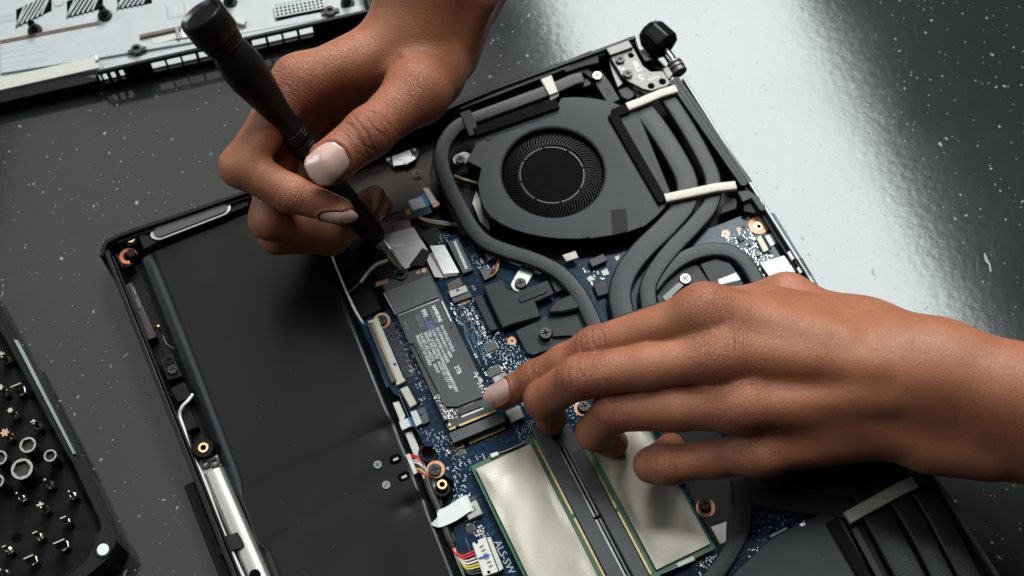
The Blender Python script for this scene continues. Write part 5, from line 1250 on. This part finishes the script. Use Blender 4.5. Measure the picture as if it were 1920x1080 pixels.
def skin_material():
    m = bpy.data.materials.new('brown_skin'); m.use_nodes = True; nt = m.node_tree; N = nt.nodes; K = nt.links
    b = N['Principled BSDF']
    geo = N.new('ShaderNodeNewGeometry'); pos = geo.outputs['Position']
    def noise(s, d=4):
        n = N.new('ShaderNodeTexNoise'); n.inputs['Scale'].default_value = s; n.inputs['Detail'].default_value = d; K.new(pos, n.inputs[0]); return n.outputs[0]
    def attr(nm):
        a = N.new('ShaderNodeAttribute'); a.attribute_name = nm; return a.outputs['Fac']
    def mix(f, a, c, bt='MIX'):
        q = N.new('ShaderNodeMix'); q.data_type = 'RGBA'; q.blend_type = bt
        for i, x in ((0, f), (6, a), (7, c)):
            if isinstance(x, (float, int)): q.inputs[i].default_value = x if i == 0 else (x, x, x, 1)
            elif isinstance(x, tuple): q.inputs[i].default_value = x
            else: K.new(x, q.inputs[i])
        return q.outputs[2]
    def rng(x, a, b_, c, d):
        r = N.new('ShaderNodeMapRange'); r.inputs[1].default_value = a; r.inputs[2].default_value = b_; r.inputs[3].default_value = c; r.inputs[4].default_value = d; K.new(x, r.inputs[0]); return r.outputs[0]
    def math_(op, x, y):
        q = N.new('ShaderNodeMath'); q.operation = op
        for i, a in enumerate((x, y)):
            if isinstance(a, (int, float)): q.inputs[i].default_value = a
            else: K.new(a, q.inputs[i])
        return q.outputs[0]
    red = attr('flush'); cr = attr('crease'); wr = attr('wrinkle')
    col = mix(rng(noise(45), .35, .65, 0, 1), (.325, .124, .064, 1), (.262, .092, .045, 1))
    col = mix(rng(noise(22, 3), .38, .66, 0, .55), col, (.225, .070, .035, 1))
    col = mix(math_('MULTIPLY', red, .75), col, (.235, .064, .034, 1))
    col = mix(rng(noise(900, 3), .35, .65, 0, .22), col, (.40, .17, .09, 1))
    # fine skin net: two crossed cell patterns, deeper where the skin folds over a joint
    v = N.new('ShaderNodeTexVoronoi'); v.feature = 'DISTANCE_TO_EDGE'; v.inputs['Scale'].default_value = 1300; K.new(pos, v.inputs[0])
    e = rng(v.outputs['Distance'], 0, .16, 0, 1)
    v3 = N.new('ShaderNodeTexVoronoi'); v3.feature = 'DISTANCE_TO_EDGE'; v3.inputs['Scale'].default_value = 760
    nz = N.new('ShaderNodeTexNoise'); nz.inputs['Scale'].default_value = 260; K.new(pos, nz.inputs[0])
    md = N.new('ShaderNodeMix'); md.data_type = 'VECTOR'; md.inputs[0].default_value = .004; K.new(pos, md.inputs[4]); K.new(nz.outputs['Color'], md.inputs[5]); K.new(md.outputs[1], v3.inputs[0])
    e3 = rng(v3.outputs['Distance'], 0, .12, 0, 1)
    al = math_('ADD', attr('along'), math_('MULTIPLY', noise(330, 3), 2.4))
    wv = math_('POWER', math_('ABSOLUTE', math_('SINE', math_('MULTIPLY', al, 1.9), 0), 0), .35)
    patch = rng(noise(95, 3), .40, .62, 0, 1)
    fold = math_('MULTIPLY', math_('MULTIPLY', math_('SUBTRACT', 1, wv), patch), wr)
    line = math_('MAXIMUM', math_('MULTIPLY', math_('SUBTRACT', 1, e3), wr), math_('MULTIPLY', fold, 1.2))
    col = mix(math_('MULTIPLY', line, .34), col, (.19, .058, .030, 1))
    col = mix(math_('MULTIPLY', cr, .8), col, (.17, .050, .026, 1))
    K.new(col, b.inputs['Base Color'])
    b.inputs['Subsurface Weight'].default_value = .18; b.inputs['Subsurface Radius'].default_value = (1.0, .32, .18); b.inputs['Subsurface Scale'].default_value = .0022
    K.new(rng(noise(300), .3, .7, .36, .50), b.inputs['Roughness']); b.inputs['Specular IOR Level'].default_value = .38
    h = math_('ADD', math_('MULTIPLY', e, .30), math_('MULTIPLY', noise(2200, 3), .25))
    h = math_('ADD', h, math_('MULTIPLY', math_('MULTIPLY', e3, wr), .8))
    h = math_('ADD', h, math_('MULTIPLY', noise(110, 3), .3)); h = math_('SUBTRACT', h, math_('MULTIPLY', fold, 1.6))
    bp = N.new('ShaderNodeBump'); bp.inputs['Strength'].default_value = .55; bp.inputs['Distance'].default_value = .00032; K.new(h, bp.inputs['Height']); K.new(bp.outputs[0], b.inputs['Normal'])
    return m
skin_m = skin_material()
def nail_material():
    m = M('pale_pink_nail_varnish', (.50, .315, .265), .2, var=.05, vs=150, spec=.6, bump=.04, bs=700)
    b = m.node_tree.nodes['Principled BSDF']; b.inputs['Coat Weight'].default_value = .6; b.inputs['Coat Roughness'].default_value = .08
    b.inputs['Subsurface Weight'].default_value = .1; b.inputs['Subsurface Scale'].default_value = .001
    return m
nail_m = nail_material()

def J(x, y, z): return np.array(P(x, y, z))
def unit(v): v = np.array(v, float); return v / np.linalg.norm(v)

def build_hand(label, body, fingers, joints, folds, grooves, lo, hi, h, loc, kf=7.0, wrinkle_areas=(), nails=()):
    """body, fingers: lists of cones; joints: (centre, bone direction, back-of-hand direction, radius, strength)"""
    fld = Field(lo, hi, h)
    D = fld.group(body)
    F = None
    for f in fingers:
        g = fld.group(f)
        F = g if F is None else smin(F, g, 1.2)
    D = smin(D, F, kf)
    for k, a, b, r1, r2 in folds:                       # carved furrows
        i0, i1 = fld.sub([(k, a, b, r1, r2)], 10); sl = tuple(slice(i0[q], i1[q]) for q in range(3))
        c = round_cone(fld.pts(i0, i1), a, b, r1, r2); D[sl] = -smin(-D[sl], c, k)
    V, Fc = surface_nets(D, fld.lo, h)
    for _ in range(2):
        g = grad(D, fld.lo, h, V); V = V - g * np.clip(sample(D, fld.lo, h, V), -h, h)[:, None]
    n = grad(D, fld.lo, h, V)
    # light smoothing of normals comes from the field itself; now the creases over each joint
    crease = np.zeros(len(V)); flush = np.zeros(len(V)); wr = np.zeros(len(V)); disp = np.zeros(len(V))
    rs = np.random.RandomState(5)
    for c, d, up, r, st in joints:
        d = unit(d); up = unit(up - d * (up @ d)); sd = np.cross(d, up)
        q = V - c; u = q @ d; s = q @ sd; hh = n @ up
        near = np.exp(-(np.maximum(np.abs(u) - r * .1, 0) / (r * .75)) ** 2) * (np.abs(s) < r * 1.7) * (np.linalg.norm(q, axis=1) < r * 2.0)
        dors = np.clip((hh + .15) / .75, 0, 1)
        flush += near * dors * .9 * min(st, 1.0); wr += near * np.clip(hh + .5, 0, 1) * .9
        m = near > .05
        for i, off in enumerate(np.linspace(-.62, .62, 8) * r):
            ph = rs.rand() * 6; wob = .10 * r * np.sin(s[m] / r * 2.6 + ph) + .05 * r * np.sin(s[m] / r * 6 + ph * 2) - np.sign(off) * .12 * r * (1 - (s[m] / r) ** 2) * (-1)
            ln = np.exp(-((u[m] - off - wob) / (.042 * r)) ** 2) * dors[m] * np.clip(near[m] * 1.3, 0, 1) * np.clip(1.15 - (s[m] / (r * (1.0 + .2 * rs.rand()))) ** 2, 0, 1)
            a = st * (.55 + .45 * rs.rand())
            disp[m] -= ln * .36 * a; crease[m] = np.maximum(crease[m], ln * .8 * a)
    for a, b, wd, dep in grooves:                       # single long creases
        ab = b - a; t = np.clip(((V - a) @ ab) / (ab @ ab), 0, 1); dd = np.linalg.norm(V - (a + t[:, None] * ab), axis=1)
        ln = np.exp(-(dd / wd) ** 2) * np.sin(np.pi * np.clip(t, .06, .94)) ** .5
        disp -= ln * dep; crease = np.maximum(crease, ln * min(1, dep * 1.2))
    for c, r, st in wrinkle_areas:
        g = np.exp(-(np.linalg.norm(V - c, axis=1) / r) ** 2); wr += g * st; flush += g * st * .35
    for c, d, up, ln, wd in nails:
        c = np.array(c, float); up0 = unit(up - unit(d) * (np.array(up) @ unit(d)))
        for _ in range(8): c = c - up0 * sample(D, fld.lo, h, c[None])[0] * .9
        # skin rises round each nail and dips under it
        d = unit(d); up = unit(up - d * (up @ d)); sd = np.cross(d, up); q = V - c
        t = q @ d / (ln / 2); s_ = q @ sd / (wd / 2); k = (np.abs(t) ** 2.6 + np.abs(s_) ** 2.6) ** (1 / 2.6)
        on_ = (n @ up > .05) & (np.abs(q @ up) < 7) & (t < .75)
        disp += on_ * (.45 * np.exp(-((k - 1.13) / .10) ** 2) - .30 * (k < 1.0)); crease = np.maximum(crease, on_ * .85 * np.exp(-((k - 1.03) / .05) ** 2)); flush += on_ * .5 * np.exp(-((k - 1.15) / .18) ** 2)
    along = np.zeros(len(V)); bd = np.full(len(V), 1e9); off = 0.0      # run of the skin along the nearest bone
    for ch in [[q] for q in body] + list(fingers):
        for k, a, b, r1, r2 in ch:
            ab = b - a; l = np.linalg.norm(ab); t = np.clip(((V - a) @ ab) / (l * l), 0, 1); dd = np.linalg.norm(V - (a + t[:, None] * ab), axis=1) - (r1 + (r2 - r1) * t)
            m = dd < bd; bd[m] = dd[m]; along[m] = off + ((V - a) @ ab)[m] / l; off += l
        off += 7.3
    V = V + n * disp[:, None]
    used = np.unique(Fc); rm = np.full(len(V), -1); rm[used] = np.arange(len(used)); V = V[used]; Fc = rm[Fc]
    me = bpy.data.meshes.new('skin')
    loc = np.array(loc, float)
    vv = ((V - loc) * MM).astype(np.float32)
    me.vertices.add(len(vv)); me.vertices.foreach_set('co', vv.ravel())
    me.loops.add(Fc.size); me.loops.foreach_set('vertex_index', Fc.ravel().astype(np.int32))
    me.polygons.add(len(Fc)); me.polygons.foreach_set('loop_start', np.arange(0, Fc.size, 4, dtype=np.int32)); me.polygons.foreach_set('loop_total', np.full(len(Fc), 4, np.int32))
    me.polygons.foreach_set('use_smooth', np.ones(len(Fc), bool)); me.update(calc_edges=True); me.validate()
    for nm, arr in (('crease', crease), ('flush', np.clip(flush, 0, 1)), ('wrinkle', np.clip(wr, .22, 1)), ('along', along)):
        at = me.attributes.new(nm, 'FLOAT', 'POINT'); at.data.foreach_set('value', arr[used].astype(np.float32))
    me.materials.append(skin_m)
    o = bpy.data.objects.new('hand', me); COL.objects.link(o); place(o, loc, None)
    tag(o, label, 'hand')
    print('hand verts', len(vv))
    return o, (D, fld.lo, h)

def nail(parent, c, d, up, ln, wd, curve=.55, tip=.55, lift=.25, field=None, drop=.10):
    """a curved plate lying on the finger end; c = its middle, d = towards the tip, up = outwards"""
    d = unit(d); up = unit(up - d * (np.array(up) @ d)); sd = np.cross(d, up); c = np.array(c, float)
    if field is not None:
        for _ in range(8): c = c - up * sample(*field, c[None])[0] * .9
    nu, nv = 16, 13; R = wd * curve; top = []; bot = []
    def skin_pt(s, t):
        p = c + d * t + sd * s
        if field is None: return p + up * (math.sqrt(max(R * R - s * s, 1e-3)) - R)
        for _ in range(6): p = p - up * sample(*field, p[None])[0] * .85
        return p
    t1 = .42 * ln / 2
    for i in range(nu):
        u = -1 + 2 * i / (nu - 1)
        wdt = max(0.0, 1 - abs(u) ** 2.6) ** (1 / 2.6) if u < 0 else max(0.0, 1 - (abs(u) ** 2.3)) ** (tip)
        wdt = max(wdt, .02)
        for j in range(nv):
            v = (-1 + 2 * j / (nv - 1)) * wdt; s = v * wd / 2; t = u * ln / 2
            arch = math.sqrt(max(R * R - s * s, 1e-3)) - R
            if t <= t1: p = skin_pt(s * .93, t) * .6 + (skin_pt(0, t) + sd * s + up * arch) * .4
            else:
                a = skin_pt(0, t1); b = skin_pt(0, t1 - 2.5); g = (a - b) / np.linalg.norm(a - b)
                p = a + g * (t - t1) + sd * s + up * (arch - drop * (t - t1) ** 2 * .12)
            e = (1 - abs(v) ** 4) * min(1, (u + 1) / .55) 
            p = p + up * (lift * (.15 + .85 * e))
            top.append(p); bot.append(p - up * .5)
    mb = MB(); n = nu * nv; f = []
    for i in range(nu - 1):
        for j in range(nv - 1):
            a = i * nv + j; f.append((a, a + nv, a + nv + 1, a + 1)[::-1]); f.append((n + a, n + a + 1, n + a + nv + 1, n + a + nv)[::-1])
    ed = [i * nv for i in range(nu)] + [(nu - 1) * nv + j for j in range(1, nv)] + [i * nv + nv - 1 for i in range(nu - 2, -1, -1)] + [j for j in range(nv - 2, 0, -1)]
    for i in range(len(ed)):
        a, b = ed[i], ed[(i + 1) % len(ed)]; f.append((a, b, n + b, n + a))
    mb.add(top + bot, f)
    bm_o = obj('fingernail', mb, nail_m, parent, angle=60)
    return bm_o
UP = np.array([0, 0, 1.0])
# ---- the hand that steadies the board, reaching in from the right
I0, I1, I2, I3 = J(1322, 586, 76), J(1116, 650, 54), J(1003, 708, 34), J(942, 742, 22.5)
M0, M1, M2, M3 = J(1350, 668, 74), J(1086, 708, 56), J(1018, 750, 36), J(1034, 785, 20)
R0, R1, R2, R3 = J(1385, 762, 66), J(1152, 769, 48), J(1116, 810, 31), J(1148, 830, 19)
K0, K1, K2, K3 = J(1425, 848, 50), J(1255, 872, 40), J(1222, 872, 33), J(1258, 838, 21)
T0, T1, T2, T3 = J(1625, 634, 44), J(1475, 560, 40), J(1370, 576, 30), J(1308, 574, 25)
W0, W1 = J(1752, 698, 64), J(1760, 788, 48)
A0, A1 = J(2060, 778, 74), J(2070, 830, 58)
X0 = A0 + (A0 - W0) / np.linalg.norm(A0 - W0) * 120
body = [(6, W0, I0, 13.2, 9.2), (8, W0, M0, 13.2, 9.2), (8, W1, R0, 13.2, 9.0), (8, W1, K0, 13, 8.6),
        (10, W0, A0, 19.0, 21.5), (14, W1, A1, 19.2, 21.5), (14, A0, X0, 22.5, 29), (10, J(1600, 720, 62), W0, 15, 15.5), (16, W0, T0, 14, 12.0), (16, T0, T1, 12.0, 10.0), (12, I0, T0, 8, 11),
        (14, J(1440, 590, 60), J(1640, 650, 58), 10, 13), (5, J(1745, 838, 50), J(1850, 842, 52), 10, 12),
        (9, J(1380, 655, 77), J(1640, 690, 75), 3.4, 2.4), (9, J(1340, 592, 78), J(1580, 640, 76), 3.4, 2.4), (9, J(1420, 758, 69), J(1660, 745, 69), 3.2, 2.4),
        (4, J(1470, 625, 77), J(1580, 588, 70), 2.4, 2.0), (5, J(1820, 660, 76), J(1840, 680, 76), 6, 6)]
fing = [[(3, I0, I1, 8.8, 7.7), (3, I1, I1 * .5 + I2 * .5, 7.7, 6.9), (3, I1 * .5 + I2 * .5, I2, 6.9, 6.8), (2.5, I2, I3, 6.8, 5.8)],
        [(3, M0, M0 * .5 + M1 * .5, 9.2, 8.5), (3, M0 * .5 + M1 * .5, M1, 8.5, 8.3), (3, M1, M2, 8.1, 7.2), (2.5, M2, M3, 7.2, 6.3)],
        [(3, R0, R0 * .5 + R1 * .5, 9.0, 8.5), (3, R0 * .5 + R1 * .5, R1, 8.5, 8.3), (3, R1, R2, 8.1, 7.3), (2.5, R2, R3, 7.3, 6.3)],
        [(3, K0, K0 * .5 + K1 * .5, 8.1, 7.1), (3, K0 * .5 + K1 * .5, K1, 7.1, 7.3), (3, K1, K2, 7.3, 6.8), (2.5, K2, K3, 6.6, 5.6)],
        [(5, T1, T2, 9.6, 8.2), (3, T2, T3, 8.2, 6.6)]]
fing = [[(k, a, b, r * 1.05, q * 1.05) for k, a, b, r, q in f] for f in fing[:4]] + fing[4:]
jt = [(I1 + UP * 4, I2 - I0, UP, 9, .9), (I2 + UP * 3, I3 - I1, UP, 7.5, .6), (M1 + UP * 3, M2 - M0, UP + [-.3, 0, 0], 9, .9), (R1 + UP * 3, R2 - R0, UP + [-.3, 0, 0], 9, .7), (K1 + UP * 3, K2 - K0, UP, 8, .6)]
wa = [(I0 + UP * 8, 14, .9), (M0 + UP * 9, 16, 1.0), (R0 + UP * 9, 15, .9), (K0 + UP * 8, 14, .8), (I1 + UP * 6, 10, .6), (M1 + UP * 6, 10, .6), (J(1500, 600, 70), 26, .3)]
lo = np.min([I3, M3, R3, K3, T3, A1], 0) - 26; hi = np.max([A0, A1, I0, M0], 0) + 28; hi[0] = A1[0] + 26; lo[1] = K0[1] - 30
hi[0] = X0[0] + 33
for q in (W0, W1, T0, T1, A0, A1, X0): lo = np.minimum(lo, q - 30); hi = np.maximum(hi, q + 30)
nd = unit(I3 - I2)
nb = [(I3 + nd * 1.2 + np.array([-1.5, 0.0, 6]), nd + np.array([0, 0, .12]), np.array([-.35, -.25, 1.0]), 14.5, 10.0)]
hand_b, fb = build_hand('relaxed bare hand reaching in from the right, one fingertip on the narrow drive', body, fing, jt, [], [], lo, hi, HRES, (lo + hi) / 2 * [1, 1, 0], 7.0, wa, nb)
nail(hand_b, *nb[0], field=fb, lift=.3)
nail(hand_b, T3 + np.array([0, 0, 4.]), T3 - T2, np.array([.0, .6, 1.0]), 10, 9, field=fb)

# ---- the hand that turns the screwdriver, coming down from the top
i0, i1, i2, i3 = J(560, 152, 94), J(452, 312, 86), J(545, 364, 80), J(638, 395, 78)
m0, m1, m2, m3 = J(538, 190, 78), J(505, 412, 62), J(605, 436, 47), J(702, 369, 27)
r0, r1, r2, r3 = J(565, 212, 60), J(520, 442, 46), J(622, 448, 36), J(717, 386, 20)
k0, k1, k2, k3 = J(600, 225, 46), J(560, 430, 34), J(630, 425, 28), J(690, 400, 19)
t0, t1, t2, t3 = J(802, 142, 80), J(784, 172, 92), J(692, 248, 98), J(618, 306, 96)
w0, w1 = J(775, 78, 86), J(832, 92, 72)
a0, a1 = J(810, -160, 118), J(930, -160, 108)
x0 = (a0 + a1) / 2 + unit((a0 + a1) / 2 - (w0 + w1) / 2) * 110
body = [(8, w0, i0, 13.2, 9.6), (9, w0, m0, 13, 9.6), (9, J(790, 112, 62), r0, 13, 9.2), (9, J(780, 130, 50), k0, 12, 8.8),
        (10, w0, a0, 18, 23), (12, w1, a1, 14.5, 21), (16, (a0 + a1) / 2, x0, 27, 34), (9, w1, t0, 13.0, 12.5), (9, t0, t1, 12.5, 12.0), (10, t0, J(655, 190, 62), 10, 8),
        (8, J(868, 56, 86), J(905, 0, 98), 5.5, 5)]
fing = [[(3, i0, i0 * .5 + i1 * .5, 9.6, 8.2), (3, i0 * .5 + i1 * .5, i1, 8.2, 8.5), (3, i1, i2, 8.4, 7.6), (2.5, i2, i3, 7.6, 5.4)],
        [(3, m0, m1, 9.4, 8.2), (3, m1, m2, 8.2, 7.4), (2.5, m2, m3, 7.2, 5.2)],
        [(3, r0, r1, 9.0, 7.6), (3, r1, r2, 7.6, 7.0), (2.5, r2, r3, 6.6, 4.8)],
        [(3, k0, k1, 8.4, 7.0), (3, k1, k2, 6.8, 6.0), (2.5, k2, k3, 5.8, 4.8)],
        [(4, t1, t1 * .5 + t2 * .5, 11.8, 9.8), (3, t1 * .5 + t2 * .5, t2, 9.8, 9.9), (3, t2, t3, 9.9, 9.0)]]
tb = unit(np.array([-.02, -.52, .85]))
jt = [(t2 + tb * 5, t3 - t1, tb, 11.5, 1.3), (i2 + np.array([0, -5, 4.]), i3 - i1, np.array([-.3, -1, .5]), 8, .5)]
grv = [(J(748, 108, 100), J(685, 200, 84), 1.5, 2.0), (J(478, 283, 96), J(535, 300, 92), 1.2, 1.0)]
wa = [(J(790, 150, 106), 17, 1.2), (J(740, 205, 106), 14, .9), (J(600, 130, 108), 24, .9), (i0 + UP * 9, 16, .7), (J(640, 190, 90), 20, .6)]
al = [i0, i1, i3, m1, m3, r1, r3, k1, k3, t0, t1, t2, t3, w0, w1, a0, a1, x0 + 8, x0 - 8]
lo = np.min(al, 0) - 27; hi = np.max(al, 0) + 27
td = unit(t3 - t2)
na = [(t3 + tb * 9 - td * .3, td, tb, 17.5, 15.2), (J(634, 413, 80), unit(J(670, 414, 76) - J(596, 404, 76)), np.array([-.05, -.85, .42]), 15.5, 7.0)]
hand_a, fa = build_hand('bare hand gripping the black screwdriver, big glossy thumbnail towards the viewer', body, fing, jt, [], grv, lo, hi, HRES, (lo + hi) / 2 * [1, 1, 0], 8.0, wa, na)
nail(hand_a, *na[0], field=fa, lift=.22, curve=.85, tip=.36)
nail(hand_a, *na[1], field=fa, lift=.3)
nail(hand_a, J(703, 371, 32), unit(J(714, 350, 28) - J(690, 392, 30)), np.array([.72, -.35, .6]), 12.5, 8.0, field=fa)
nail(hand_a, J(719, 388, 25), unit(J(732, 366, 21) - J(702, 409, 23)), np.array([.72, -.35, .6]), 12.5, 8.0, field=fa)
